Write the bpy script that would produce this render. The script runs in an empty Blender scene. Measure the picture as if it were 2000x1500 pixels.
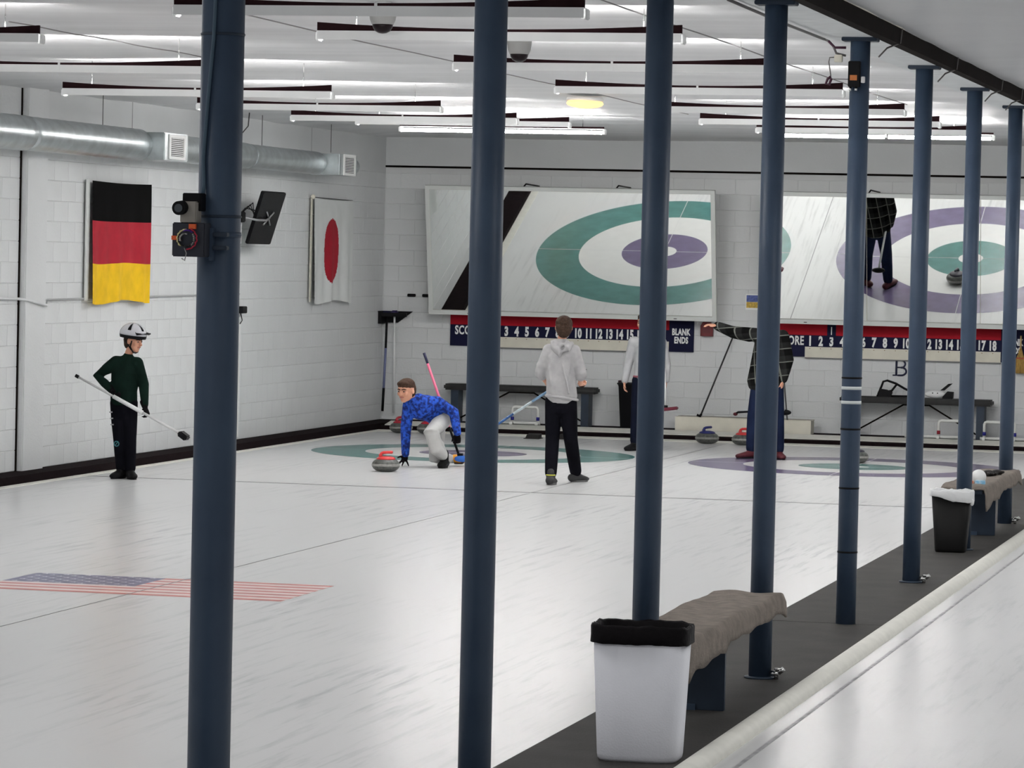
import bpy, bmesh, math, random
from mathutils import Vector, Matrix, noise
from math import pi, sin, cos, tan, radians
random.seed(7)
S = bpy.context.scene
C = S.collection
V = Vector

# ---------------------------------------------------------------- camera, world, light, exposure
def make_camera():
    f, yaw, pitch, roll = 7268.6, -0.233, -0.0349, -0.0227
    F = V((sin(yaw)*cos(pitch), cos(yaw)*cos(pitch), sin(pitch)))
    R = V((cos(yaw), -sin(yaw), 0)); U = R.cross(F)
    R2 = R*cos(roll) - U*sin(roll); U2 = R*sin(roll) + U*cos(roll)
    cam = bpy.data.cameras.new('camera'); o = bpy.data.objects.new('camera', cam); C.objects.link(o)
    m = Matrix((R2, U2, -F)).transposed().to_4x4(); m.translation = V((10.126, -40.839, 2.2635))
    o.matrix_world = m
    cam.sensor_width = 36; cam.lens = f/2000*36; cam.clip_end = 200; cam.clip_start = 0.1
    S.camera = o
make_camera()
w = bpy.data.worlds.new('world'); S.world = w; w.use_nodes = True
w.node_tree.nodes['Background'].inputs[0].default_value = (0.98, 0.985, 1.0, 1)
w.node_tree.nodes['Background'].inputs[1].default_value = 0.42
S.view_settings.view_transform = 'Standard'; S.view_settings.look = 'None'
S.view_settings.gamma = 1; S.view_settings.use_curve_mapping = False
S.view_settings.exposure = 0.57
TUBE = 58.0
def area(name, loc, sx, sy, power, col=(1.0, 0.99, 0.975)):
    l = bpy.data.lights.new(name, 'AREA'); l.shape = 'RECTANGLE'; l.size = sx; l.size_y = sy
    l.energy = power; l.color = col
    o = bpy.data.objects.new(name, l); C.objects.link(o); o.location = loc
    return o
# unseen area lamps, added for light, over the part of the hall behind the camera side and over the next sheets
for k, y in enumerate((-25.0, -28.2, -31.4, -34.6, -37.8)):
    for x in (0.6, 4.75):
        area('unseen_area_lamp', (x, y, 3.55), 2.3, 0.2, 17 if y > -30 else 12)
for y in (-38, -33, -28, -23.0, -18.0, -13.0, -8.0, -3.0):
    area('unseen_area_lamp', (10.2, y, 3.6), 3.6, 0.3, 44 if y > -24 else 20)

# ---------------------------------------------------------------- materials
MATS = {}
def mat(name, col, rough=0.6, metal=0.0, var=0.0, scale=6.0, bump=0.0, bscale=60.0, spec=0.3, emit=None, stretch=None, col2=None, coat=0.0, thresh=None):
    if name in MATS: return MATS[name]
    m = bpy.data.materials.new(name); m.use_nodes = True
    nt = m.node_tree; N = nt.nodes; L = nt.links; b = N['Principled BSDF']
    b.inputs['Roughness'].default_value = rough; b.inputs['Metallic'].default_value = metal
    b.inputs['Specular IOR Level'].default_value = spec
    b.inputs['Coat Weight'].default_value = coat
    tc = N.new('ShaderNodeTexCoord'); mp = N.new('ShaderNodeMapping'); L.new(tc.outputs['Object'], mp.inputs[0])
    if stretch: mp.inputs['Scale'].default_value = stretch
    b.inputs['Base Color'].default_value = (*col, 1)
    n = N.new('ShaderNodeTexNoise'); n.inputs['Scale'].default_value = scale; n.inputs['Detail'].default_value = 4
    L.new(mp.outputs[0], n.inputs['Vector'])
    cr = N.new('ShaderNodeValToRGB')
    a = col2 if col2 else tuple(c*(1-var) for c in col)
    lo, hi = thresh if thresh else (0.3, 0.7)
    cr.color_ramp.elements[0].position = lo; cr.color_ramp.elements[1].position = hi
    cr.color_ramp.elements[0].color = (*a, 1); cr.color_ramp.elements[1].color = (*(col if col2 else tuple(min(1, c*(1+var*0.5)) for c in col)), 1)
    L.new(n.outputs['Fac'], cr.inputs[0]); L.new(cr.outputs[0], b.inputs['Base Color'])
    if bump:
        n2 = N.new('ShaderNodeTexNoise'); n2.inputs['Scale'].default_value = bscale; n2.inputs['Detail'].default_value = 3
        L.new(mp.outputs[0], n2.inputs['Vector'])
        bp = N.new('ShaderNodeBump'); bp.inputs['Strength'].default_value = bump; bp.inputs['Distance'].default_value = 0.01
        L.new(n2.outputs['Fac'], bp.inputs['Height']); L.new(bp.outputs[0], b.inputs['Normal'])
    if emit:
        b.inputs['Emission Color'].default_value = (*emit[0], 1); b.inputs['Emission Strength'].default_value = emit[1]
    MATS[name] = m
    return m

def ice_material(name='ice', tint=(0.70, 0.705, 0.708)):
    m = bpy.data.materials.new(name); m.use_nodes = True
    nt = m.node_tree; N = nt.nodes; L = nt.links; b = N['Principled BSDF']
    b.inputs['Roughness'].default_value = 0.27; b.inputs['Specular IOR Level'].default_value = 0.36
    tc = N.new('ShaderNodeTexCoord')
    # broom and slider scuffs: thin streaks running down the sheets, broken up by a broad noise
    mp = N.new('ShaderNodeMapping'); mp.inputs['Scale'].default_value = (9, 0.55, 1); mp.inputs['Rotation'].default_value = (0, 0, 0.05)
    L.new(tc.outputs['Object'], mp.inputs[0])
    n = N.new('ShaderNodeTexNoise'); n.inputs['Scale'].default_value = 1.6; n.inputs['Detail'].default_value = 6; n.inputs['Roughness'].default_value = .62
    L.new(mp.outputs[0], n.inputs['Vector'])
    mp2 = N.new('ShaderNodeMapping'); mp2.inputs['Scale'].default_value = (0.5, 0.22, 1); L.new(tc.outputs['Object'], mp2.inputs[0])
    n2 = N.new('ShaderNodeTexNoise'); n2.inputs['Scale'].default_value = 1.3; n2.inputs['Detail'].default_value = 3
    L.new(mp2.outputs[0], n2.inputs['Vector'])
    r1 = N.new('ShaderNodeMapRange'); r1.inputs['From Min'].default_value = .50; r1.inputs['From Max'].default_value = .80
    L.new(n.outputs['Fac'], r1.inputs[0])
    r2 = N.new('ShaderNodeMapRange'); r2.inputs['From Min'].default_value = .40; r2.inputs['From Max'].default_value = .68
    L.new(n2.outputs['Fac'], r2.inputs[0])
    mu = N.new('ShaderNodeMath'); mu.operation = 'MULTIPLY'; L.new(r1.outputs[0], mu.inputs[0]); L.new(r2.outputs[0], mu.inputs[1])
    mx = N.new('ShaderNodeMixRGB'); mx.inputs[1].default_value = (*tint, 1); mx.inputs[2].default_value = (.40, .41, .42, 1)
    L.new(mu.outputs[0], mx.inputs[0]); L.new(mx.outputs[0], b.inputs['Base Color'])
    n3 = N.new('ShaderNodeTexNoise'); n3.inputs['Scale'].default_value = 45; L.new(tc.outputs['Object'], n3.inputs['Vector'])
    bp = N.new('ShaderNodeBump'); bp.inputs['Strength'].default_value = .12; bp.inputs['Distance'].default_value = 0.003
    L.new(n3.outputs['Fac'], bp.inputs['Height']); L.new(bp.outputs[0], b.inputs['Normal'])
    MATS[name] = m
    return m
def plaid_material():
    m = bpy.data.materials.new('plaid flannel'); m.use_nodes = True
    nt = m.node_tree; N = nt.nodes; L = nt.links; b = N['Principled BSDF']; b.inputs['Roughness'].default_value = .9
    b.inputs['Specular IOR Level'].default_value = .05
    tc = N.new('ShaderNodeTexCoord'); mp = N.new('ShaderNodeMapping'); mp.inputs['Rotation'].default_value = (0.05, 0.14, 0.3)
    L.new(tc.outputs['Object'], mp.inputs[0]); sp = N.new('ShaderNodeSeparateXYZ'); L.new(mp.outputs[0], sp.inputs[0])
    def line(sock, period, width):
        d = N.new('ShaderNodeMath'); d.operation = 'DIVIDE'; d.inputs[1].default_value = period; L.new(sock, d.inputs[0])
        fr = N.new('ShaderNodeMath'); fr.operation = 'FRACT'; L.new(d.outputs[0], fr.inputs[0])
        lt = N.new('ShaderNodeMath'); lt.operation = 'LESS_THAN'; lt.inputs[1].default_value = width; L.new(fr.outputs[0], lt.inputs[0])
        return lt.outputs[0]
    a = line(sp.outputs['X'], .13, .09); c = line(sp.outputs['Z'], .15, .07)
    a2 = line(sp.outputs['X'], .13, .5); c2 = line(sp.outputs['Z'], .15, .5)
    mx = N.new('ShaderNodeMath'); mx.operation = 'MAXIMUM'; L.new(a, mx.inputs[0]); L.new(c, mx.inputs[1])
    ad = N.new('ShaderNodeMath'); ad.operation = 'ADD'; L.new(a2, ad.inputs[0]); L.new(c2, ad.inputs[1])
    r = N.new('ShaderNodeMapRange'); r.inputs['From Max'].default_value = 2; r.inputs['To Min'].default_value = 0.004; r.inputs['To Max'].default_value = .020
    L.new(ad.outputs[0], r.inputs[0])
    m1 = N.new('ShaderNodeMixRGB'); L.new(mx.outputs[0], m1.inputs[0]); L.new(r.outputs[0], m1.inputs[1]); m1.inputs[2].default_value = (.13, .135, .12, 1)
    L.new(m1.outputs[0], b.inputs['Base Color']); MATS['plaid'] = m
    return m
ICE = ice_material()
PLAID = plaid_material()
WALL = mat('painted block', (.70, .715, .72), .55, var=.05, scale=1.2, bump=.35, bscale=45)
WALLP = mat('painted plaster', (.66, .675, .68), .6, var=.06, scale=1.0, bump=.2, bscale=30)
MORTAR = mat('painted mortar', (.66, .67, .675), .8, var=.05)
CEIL = mat('ceiling film', (.76, .765, .775), .5, var=.10, scale=1.2, stretch=(.25, 2.0, 1), bump=.15, bscale=20)
CEIL2 = mat('ceiling film glossy', (.62, .625, .635), .33, var=.06, scale=1.5, bump=.2, bscale=9)
WHITE = mat('white enamel', (.82, .83, .83), .4, var=.03)
CREAM = mat('cream paint', (.74, .71, .61), .55, var=.08)
KERB = mat('cream white edging foam', (.80, .79, .73), .6, var=.07, scale=9)
BLUE = mat('blue grey pillar paint', (.050, .078, .125), .45, var=.22, scale=5, bump=.12, bscale=30, col2=(.038, .060, .100))
BLUED = mat('dark blue paint', (.024, .038, .062), .5, var=.2)
BLACK = mat('black plastic', (.005, .005, .006), .5, spec=.12)
DARK = mat('dark brown slot shade', (.020, .007, .009), .8, var=.3, spec=.08)  # shade of the slots above the strip lights, put into the colour
RUBBER = mat('dark rubber', (.040, .037, .035), .75, var=.25, scale=3, bump=.3, bscale=80)
CARPETB = mat('black carpet', (.010, .006, .007), .95, var=.3, scale=20, spec=.05)
BEAMD = mat('near black beam steel', (.008, .005, .004), .8, var=.4, spec=.06)
GALV = mat('galvanised steel', (.50, .54, .55), .33, metal=.85, var=.18, scale=7, bump=.1)
GRILLE = mat('white grille', (.85, .85, .84), .4)
CHROME = mat('chrome', (.6, .6, .6), .2, metal=1)
RED = mat('signal red', (.36, .008, .018), .6, var=.08, spec=.1)
NAVY = mat('navy paint', (.008, .009, .035), .6, var=.1, spec=.1)
TXT = mat('white lettering', (.85, .86, .85), .5)
RINGG = mat('green ring paint', (.085, .23, .215), .22, var=.16, scale=5, bump=.04)
RINGP = mat('purple ring paint', (.16, .13, .235), .22, var=.14, scale=5, bump=.04)
RINGW = mat('white ring paint', (.78, .78, .77), .2, var=.03)
LINE = mat('grey marking line', (.22, .22, .23), .3)
TUBEM = mat('lit fluorescent tube', (1, 1, 1), .5, emit=((1.0, .985, .965), TUBE))
TUBEL = mat('exposed lit tube', (1, 1, 1), .5, emit=((1.0, .985, .965), TUBE*1.7))
WARM = mat('warm lamp glass', (.8, .55, .25), .5, emit=((1, .58, .20), 1.1))
MIRROR = mat('mirror glass', (.93, .95, .93), .012, metal=1.0)

# ---------------------------------------------------------------- mesh helpers
class MB:
    def __init__(s): s.v = []; s.f = []; s.m = []; s.sm = []
    def add(s, vs, fs, mi=0, smooth=False):
        o = len(s.v); s.v += [tuple(v) for v in vs]
        for f in fs: s.f.append(tuple(i+o for i in f)); s.m.append(mi); s.sm.append(smooth)
        return s
    def box(s, lo, hi, mi=0, M=None, bev=0.0):
        x0, y0, z0 = lo; x1, y1, z1 = hi
        if bev <= 0:
            vs = [(x0,y0,z0),(x1,y0,z0),(x1,y1,z0),(x0,y1,z0),(x0,y0,z1),(x1,y0,z1),(x1,y1,z1),(x0,y1,z1)]
            fs = [(0,3,2,1),(4,5,6,7),(0,1,5,4),(1,2,6,5),(2,3,7,6),(3,0,4,7)]
        else:
            bm = bmesh.new(); bmesh.ops.create_cube(bm, size=1)
            for v in bm.verts: v.co = V((x0+(v.co.x+.5)*(x1-x0), y0+(v.co.y+.5)*(y1-y0), z0+(v.co.z+.5)*(z1-z0)))
            bmesh.ops.bevel(bm, geom=bm.edges[:], offset=bev, segments=2, affect='EDGES')
            bm.verts.index_update(); vs = [v.co.copy() for v in bm.verts]; fs = [tuple(v.index for v in f.verts) for f in bm.faces]; bm.free()
        if M is not None: vs = [M @ V(v) for v in vs]
        return s.add(vs, fs, mi)
    def tube(s, pts, r, mi=0, n=10, caps=True, smooth=True, closed=False):
        pts = [V(p) for p in pts]; rs = r if isinstance(r, (list, tuple)) else [r]*len(pts)
        vs = []; fs = []; prev = None; K = len(pts)
        for i, p in enumerate(pts):
            a = pts[max(0, i-1)] if not closed else pts[(i-1) % K]; b = pts[min(K-1, i+1)] if not closed else pts[(i+1) % K]
            t = (b-a).normalized()
            if prev is None:
                u = t.cross(V((0, 0, 1)));  u = u if u.length > 1e-3 else t.cross(V((1, 0, 0)))
                u.normalize()
            else:
                u = prev - t*prev.dot(t); u.normalize()
            prev = u; w_ = t.cross(u)
            for k in range(n):
                a_ = 2*pi*k/n; vs.append(p + (u*cos(a_) + w_*sin(a_))*rs[i])
        for i in range(K if closed else K-1):
            j = (i+1) % K
            for k in range(n):
                fs.append((i*n+k, i*n+(k+1) % n, j*n+(k+1) % n, j*n+k))
        s.add(vs, fs, mi, smooth)
        if caps and not closed:
            o = len(s.v)-len(vs)
            s.f.append(tuple(o+k for k in reversed(range(n)))); s.m.append(mi); s.sm.append(False)
            s.f.append(tuple(o+(K-1)*n+k for k in range(n))); s.m.append(mi); s.sm.append(False)
        return s
    def lathe(s, prof, c=(0, 0, 0), n=32, mi=0, smooth=True, sx=1, sy=1):
        vs = []; fs = []; K = len(prof)
        for (r, z) in prof:
            for k in range(n):
                a = 2*pi*k/n; vs.append((c[0]+r*cos(a)*sx, c[1]+r*sin(a)*sy, c[2]+z))
        for i in range(K-1):
            for k in range(n): fs.append((i*n+k, i*n+(k+1) % n, (i+1)*n+(k+1) % n, (i+1)*n+k))
        s.add(vs, fs, mi, smooth); o = len(s.v)-len(vs)
        s.f.append(tuple(o+k for k in reversed(range(n)))); s.m.append(mi); s.sm.append(False)
        s.f.append(tuple(o+(K-1)*n+k for k in range(n))); s.m.append(mi); s.sm.append(False)
        return s
    def prism(s, poly, d, mi=0):
        """poly: list of 3D points (planar), d: extrusion vector"""
        n = len(poly); d = V(d); vs = [V(p) for p in poly]+[V(p)+d for p in poly]
        fs = [tuple(reversed(range(n))), tuple(range(n, 2*n))]+[(i, (i+1) % n, n+(i+1) % n, n+i) for i in range(n)]
        return s.add(vs, fs, mi)
    def ball(s, c, r, mi=0, n=14, m=8, R=None):
        c = V(c); r = V(r) if isinstance(r, (tuple, list, Vector)) else V((r, r, r)); vs = []; fs = []
        def tr(p):
            p = V((p.x*r.x, p.y*r.y, p.z*r.z))
            return c + (R @ p if R is not None else p)
        for i in range(1, m):
            th = pi*i/m
            for k in range(n): vs.append(tr(V((sin(th)*cos(2*pi*k/n), sin(th)*sin(2*pi*k/n), -cos(th)))))
        vs.append(tr(V((0, 0, -1)))); vs.append(tr(V((0, 0, 1)))); B = (m-1)*n; T = B+1
        for i in range(m-2):
            for k in range(n): fs.append((i*n+k, i*n+(k+1) % n, (i+1)*n+(k+1) % n, (i+1)*n+k))
        for k in range(n): fs.append((B, (k+1) % n, k)); fs.append((T, (m-2)*n+k, (m-2)*n+(k+1) % n))
        return s.add(vs, fs, mi, True)
    def mesh(s, name, mats):
        me = bpy.data.meshes.new(name); me.from_pydata(s.v, [], s.f)
        for m in (mats if isinstance(mats, (list, tuple)) else [mats]): me.materials.append(m)
        me.polygons.foreach_set('material_index', s.m); me.polygons.foreach_set('use_smooth', s.sm)
        me.update()
        bm = bmesh.new(); bm.from_mesh(me); bmesh.ops.recalc_face_normals(bm, faces=bm.faces[:]); bm.to_mesh(me); bm.free()
        return me
    def build(s, name, mats, parent=None, loc=None):
        return link(name, s.mesh(name, mats), parent, loc)
def link(name, me, parent=None, loc=None):
    o = bpy.data.objects.new(name, me); C.objects.link(o)
    if parent is not None: o.parent = parent
    if loc is not None: o.location = loc
    return o
def thing(name, label, cat, loc=(0, 0, 0), rz=0, group=None):
    o = bpy.data.objects.new(name, None); C.objects.link(o); o.empty_display_size = .1
    o.location = loc; o.rotation_euler = (0, 0, rz); o['label'] = label; o['category'] = cat
    if group: o['group'] = group
    return o
def tag(o, label, cat, group=None, loc=None):
    o['label'] = label; o['category'] = cat
    if group: o['group'] = group
    if loc is not None: o.location = loc
    return o
def struct(o, label=None):
    o['kind'] = 'structure'
    if label: o['label'] = label
    return o
def dup(root, loc, label, group=None, rz=None):
    r = root.copy(); C.objects.link(r); r.location = loc; r['label'] = label
    if rz is not None: r.rotation_euler = (0, 0, rz)
    if group: r['group'] = group
    for ch in list(root.children):
        c = ch.copy(); C.objects.link(c); c.parent = r
        for g in ch.children:
            d = g.copy(); C.objects.link(d); d.parent = c
    return r
def text_mesh(s, size, sx=.62, ext=.0015, off=.03):
    cu = bpy.data.curves.new('txt', 'FONT'); cu.body = s; cu.size = size; cu.extrude = ext; cu.offset = off*size
    cu.align_x = 'CENTER'; cu.align_y = 'CENTER'; cu.resolution_u = 3; cu.space_character = 1.08
    o = bpy.data.objects.new('txt', cu); C.objects.link(o)
    dg = bpy.context.evaluated_depsgraph_get()
    me = bpy.data.meshes.new_from_object(o.evaluated_get(dg)); bpy.data.objects.remove(o)
    zs = [v.co.y for v in me.vertices]; xs = [v.co.x for v in me.vertices]
    cz = (max(zs)+min(zs))/2; cx = (max(xs)+min(xs))/2; k = size/(max(zs)-min(zs))
    # stand upright in the XZ plane, facing -Y, height = size
    for v in me.vertices: v.co = V(((v.co.x-cx)*k*sx, -v.co.z, (v.co.y-cz)*k))
    return me
def text(s, size, m, parent, loc, name='lettering', **kw):
    me = text_mesh(s, size, **kw); me.materials.clear(); me.materials.append(m); me.name = name
    return link(name, me, parent, loc)

# ---------------------------------------------------------------- structure
PL = .09       # height of the raised platforms along the walls
WX, WY = -2.70, 5.82
def grid_floor():
    m = MB(); m.box((-2.40, -45, -.12), (6.32, 4.20, 0)); struct(m.build('floor', ICE), 'white curling ice of the two near sheets')
    m = MB(); m.box((7.22, -45, -.12), (14, 4.20, 0)); struct(m.build('floor', ICE), 'ice of the sheet right of the pillars')
    m = MB(); m.box((-3.2, -45, -.3), (14.2, 6.3, -.121)); struct(m.build('floor', MORTAR))
grid_floor()
# walls of painted concrete blocks, each block proud of recessed mortar
def block_mesh(name, w_, h_, axis):
    """front face towards +X (axis x) or -Y (axis y), centred, 20 mm proud"""
    a, b, d, c = w_/2-.0004, h_/2-.0015, .006, .004
    pts = [(-a, -b, 0), (a, -b, 0), (a, b, 0), (-a, b, 0), (-a+c, -b+c, d), (a-c, -b+c, d), (a-c, b-c, d), (-a+c, b-c, d)]
    fs = [(4,5,6,7),(0,1,5,4),(1,2,6,5),(2,3,7,6),(3,0,4,7)]
    vs = [(p[2], p[0], p[1]) for p in pts] if axis == 'x' else [(p[0], -p[2], p[1]) for p in pts]
    return vs, fs
def block_wall(parent, axis, s0, s1, z0, z1, key, first=300):
    spots = []; rows = int(round((z1-z0)/.2))
    for r in range(rows):
        z = z0+.1+.2*r; s = s0-(.2 if r % 2 else 0)
        while s < s1:
            a, b = max(s, s0), min(s+.4, s1)
            if b-a > .05: spots.append(((a+b)/2, z, round(b-a, 3)))
            s += .4
    spots.sort(key=key)
    cache = {}; rest = MB()
    for i, (c, z, wd) in enumerate(spots):
        loc = (.0, c, z) if axis == 'x' else (c, .0, z)
        if i < first:
            if wd not in cache:
                vs, fs = block_mesh('block', wd, .2, axis); cache[wd] = MB().add(vs, fs).mesh('block', WALL)
            link('block', cache[wd], parent, loc)
        else:
            vs, fs = block_mesh('block', wd, .2, axis)
            rest.add([V(v)+V(loc) for v in vs], fs)
    if rest.v:
        o = rest.build('block_courses', WALL, parent); o['kind'] = 'stuff'
wl = struct(MB().box((-.3, -45, -.1), (0, WY+.3, 3.9)).build('wall_left', MORTAR, None, (WX, 0, 0)), 'long white painted block wall left of the ice')
block_wall(wl, 'x', -12.0, WY-.012, PL-.01, 3.28, lambda t: (0 if -8.3 < t[0] else 1, t[0]))
MB().box((0, -12, 3.282), (.008, WY, 3.79)).build('plaster_band', WALLP, wl)
for y in (-7.34, -4.15, -.9, 2.4): MB().box((.006, y, 3.285), (.010, y+.012, 3.79)).build('panel_joint', LINE, wl)
MB().box((.008, -7.32, PL-.02), (.075, -6.76, 3.79), bev=.012).build('pilaster', WALL, wl)
MB().box((.002, -7.345, PL-.02), (.020, -7.330, 3.79)).build('expansion_joint', BEAMD, wl)
wb = struct(MB().box((WX-.3, 0, -.1), (14.2, .3, 3.9)).build('wall_back', MORTAR, None, (0, WY, 0)), 'white painted block end wall behind the mirrors')
block_wall(wb, 'y', WX+.012, 8.1, PL-.01, 3.36, lambda t: (0 if t[0] < 5.9 else 1, t[1]))
MB().box((WX, -.012, 3.365), (14, 0, 3.79)).build('plaster_band', WALLP, wb)
MB().box((8.1, -.01, PL), (14, 0, 3.362)).build('wall_panel', WALLP, wb)
MB().tube([(WX+.01, -.02, 3.365), (14, -.02, 3.355)], .013, 0, 8).build('conduit', BEAMD, wb)
struct(MB().box((14, -45, -.1), (14.2, WY+.3, 3.9)).build('wall_right', WALLP))

# ceiling film: two bays either side of the beam, sagging and wrinkled across the hall
def ceiling(x0, x1, y0, y1, z, amp, m, step=.07, nx=26):
    b = MB(); vs = []; ny = int((y1-y0)/step)
    for j in range(ny+1):
        y = y0+(y1-y0)*j/ny
        for i in range(nx+1):
            x = x0+(x1-x0)*i/nx
            e = noise.noise(V((x*.12, y*1.3, 3.1)))*.55+noise.noise(V((x*.25, y*3.1, 7.7)))*.3+noise.noise(V((x*.5, y*.25, 1.0)))*.8
            ed = min(1, max(0, (x-x0)/.5), max(0, (y1-y)/.8)); sag = 0.035*(1-ed)**2
            vs.append((x, y, z+amp*e-sag))
    fs = [(j*(nx+1)+i, j*(nx+1)+i+1, (j+1)*(nx+1)+i+1, (j+1)*(nx+1)+i) for j in range(ny) for i in range(nx)]
    b.add(vs, fs, 0, True)
    return b.build('ceiling', m)
struct(ceiling(WX, 6.66, -45, WY, 3.775, .020, CEIL), 'white wrinkled ceiling film over the ice')
struct(ceiling(6.95, 14, -45, WY, 3.780, .010, CEIL2, step=.2), 'grey glossy ceiling film right of the beam')
struct(MB().box((WX-.3, -45, 3.9), (14.2, WY+.3, 4.0)).build('ceiling', MORTAR))

# kerbs, carpet strips, platform along the walls
struct(MB().box((WX, -45, -.1), (-2.40, WY, PL-.01)).build('trim_1', CARPETB), 'black carpeted ledge along the left wall')
struct(MB().box((-2.40, -45, -.1), (-2.29, 4.2, .004)).build('trim_2', KERB), 'cream edging strip of the ice along the left ledge')
struct(MB().box((-2.40, 4.2, -.1), (14, 4.68, .004)).build('trim_3', KERB), 'cream edging strip at the end of the ice')
struct(MB().box((-2.40, 4.68, -.1), (14, 4.96, .045)).build('trim_4', CARPETB), 'black carpeted step at the end of the ice')
struct(MB().prism([(-2.40, 4.96, -.1), (-2.40, 5.27, -.1), (-2.40, 5.27, PL+.003), (-2.40, 4.96, .055)], (16.40, 0, 0)).build('trim_5', KERB), 'cream board along the edge of the back platform')
struct(MB().box((-2.40, 5.27, -.1), (14, WY, PL)).build('trim_6', CARPETB), 'black carpet of the back platform under the benches')
mt = thing('rubber_walkway', 'dark rubber walkway mat under the row of blue pillars', 'mat', (6.705, -17.82, 0))
for a, b_ in ((-27.2, -13.6), (-13.59, -.008), (.008, 11.2), (11.21, 22.02)):
    MB().box((-.385, a, -.1), (.385, b_, .006)).build('mat_section', RUBBER, mt)
struct(MB().tube([(7.155, -45, -.012), (7.155, 4.2, -.012)], .066, 0, 12).build('trim_7', KERB), 'rounded cream kerb right of the rubber walkway')
struct(MB().box((7.09, -45, -.1), (7.22, 4.2, .002)).build('trim_8', KERB))
tag(MB().box((0, -44, .0), (.022, 4, .0018)).build('ice_line', mat('grey scuff line', (.36, .36, .37), .4, var=.5, scale=8), None, (7.31, 0, 0)), 'dark scuffed line on the ice right of the rounded kerb', 'ice line')

# markings under the ice
W2 = 4.336
def annulus(r0, r1, z=.0012, n=128):
    vs = []; fs = []
    for k in range(n):
        a = 2*pi*k/n
        vs += [(r0*cos(a), r0*sin(a), z), (r1*cos(a), r1*sin(a), z)]
    for k in range(n):
        j = (k+1) % n; fs.append((2*k, 2*k+1, 2*j+1, 2*j))
    return MB().add(vs, fs)
def house(x, c1, c2, lab):
    h = thing('curling_house', lab, 'target rings', (x, 0, 0))
    annulus(1.22, 1.83).build('outer_ring', c1, h); annulus(.61, 1.22).build('middle_ring', RINGW, h)
    annulus(.17, .61).build('inner_ring', c2, h); annulus(.004, .17).build('button', RINGW, h)
    for a, b_ in (((-.004, -1.83), (.004, 1.83)), ((-1.83, -.004), (1.83, .004))):
        MB().box((a[0], a[1], .0016), (b_[0], b_[1], .0022)).build('marking_line', mat('faint line', (.6, .6, .6), .3), h)
    return h
house(0, RINGG, RINGP, 'curling target with green outer ring and purple inner ring')
house(W2, RINGP, RINGG, 'curling target with purple outer ring and green inner ring')
def iceline(lo, hi, lab):
    tag(MB().box((lo[0], lo[1], 0.0005), (hi[0], hi[1], .002)).build('ice_line', LINE), lab, 'ice line')
iceline((W2/2-.006, -44), (W2/2+.006, 4.2), 'long dark line on the ice dividing the green sheet from the purple one')
iceline((-2.28, -6.43), (6.3, -6.37), 'thin dark line crossing the ice in front of both targets')

# flag painted in the ice
def ice_flag():
    f = thing('ice_flag', 'striped flag with blue star field printed under the ice in the left foreground', 'flag', (1.09, -17.98, 0))
    W, H = 2.12, 1.22; h = H/13; fr = mat('faded red print', (.62, .20, .18), .3, var=.2); fw = mat('faded pink white print', (.80, .70, .68), .3)
    for i in range(13):
        a = 0 if i < 6 else .93
        MB().box((a, i*h, .0004), (W, (i+1)*h, .0012)).build('stripe', fr if i % 2 == 0 else fw, f)
    MB().box((0, 6*h, .0004), (.93, H, .0014)).build('canton', mat('faded blue print', (.13, .13, .24), .3, var=.25), f)
    st = MB(); pts = [(cos(pi/2+k*pi/5)*(.036 if k % 2 == 0 else .015), sin(pi/2+k*pi/5)*(.036 if k % 2 == 0 else .015), 0) for k in range(10)]
    st.prism(pts, (0, 0, .0006)); sm = st.mesh('star', mat('faded white star', (.62, .62, .68), .3))
    for r in range(9):
        for c in range(6 if r % 2 == 0 else 5):
            link('star', sm, f, (.93*(c+.5+(.5 if r % 2 else 0))/6, 6*h+(r+.5)*7*h/9, .0014))
ice_flag()

# ---------------------------------------------------------------- beam and pillars
bm_ = thing('ceiling_beam', 'long dark steel beam with pale underside carried by the blue pillars', 'beam', (6.835, 0, 0))
MB().box((-.21, -44, 3.655), (.14, WY, 3.80)).build('underside', mat('pale beam casing', (.74, .77, .78), .5, var=.1), bm_)
MB().box((.10, -44, 3.650), (.17, WY, 3.80)).build('side_plate', BEAMD, bm_)
MB().tube([(.172, -44, 3.757), (.172, WY, 3.757)], .006, 0, 6).build('edge_strip', CREAM, bm_)
for y in (-17.2, -14.1, -11.0, -9.4):
    MB().tube([(.17, y+.05, 3.77), (.175, y, 3.73), (.17, y-.02, 3.66), (.10, y-.12, 3.62), (.06, y-.2, 3.56)], .006, 0, 6).build('cable_tie', mat('grey cable', (.16, .15, .15), .5), bm_)
names = ['first and widest blue pillar, at the left with the camera gadget on it', 'second blue pillar, standing left of the boy in the grey hoodie',
         'third blue pillar, rising behind the white bin', 'fourth blue pillar, at the far end of the near bench',
         'fifth blue pillar with white tape bands and dark rings', 'sixth blue pillar, between the taped pillar and the black bin',
         'seventh blue pillar, behind the black bin', 'eighth and farthest blue pillar, at the far end of the far bench']
pil = []
PY = [-30.65+3.209*k for k in range(8)]
for k, y in enumerate(PY):
    p = thing('pillar', names[k], 'pillar', (6.8356, y, 0), group='blue pillars in a row on the walkway')
    if k == 0:
        sh = MB().tube([(0, 0, 0.006), (0, 0, 3.63)], .0615, 0, 40).mesh('shaft', BLUE)
        cp = MB().box((-.11, -.07, 3.63), (.11, .07, 3.655), bev=.004).mesh('cap_plate', BLUED)
        bs = MB().lathe([(.085, .006), (.085, .014), (.064, .018)], n=32).mesh('base_collar', BLUED)
    link('shaft', sh, p); link('cap_plate', cp, p)
    if k in (2, 3, 5, 6): link('base_collar', bs, p)
    pil.append(p)
TAPE = mat('white tape', (.62, .66, .66), .35); 
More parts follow.
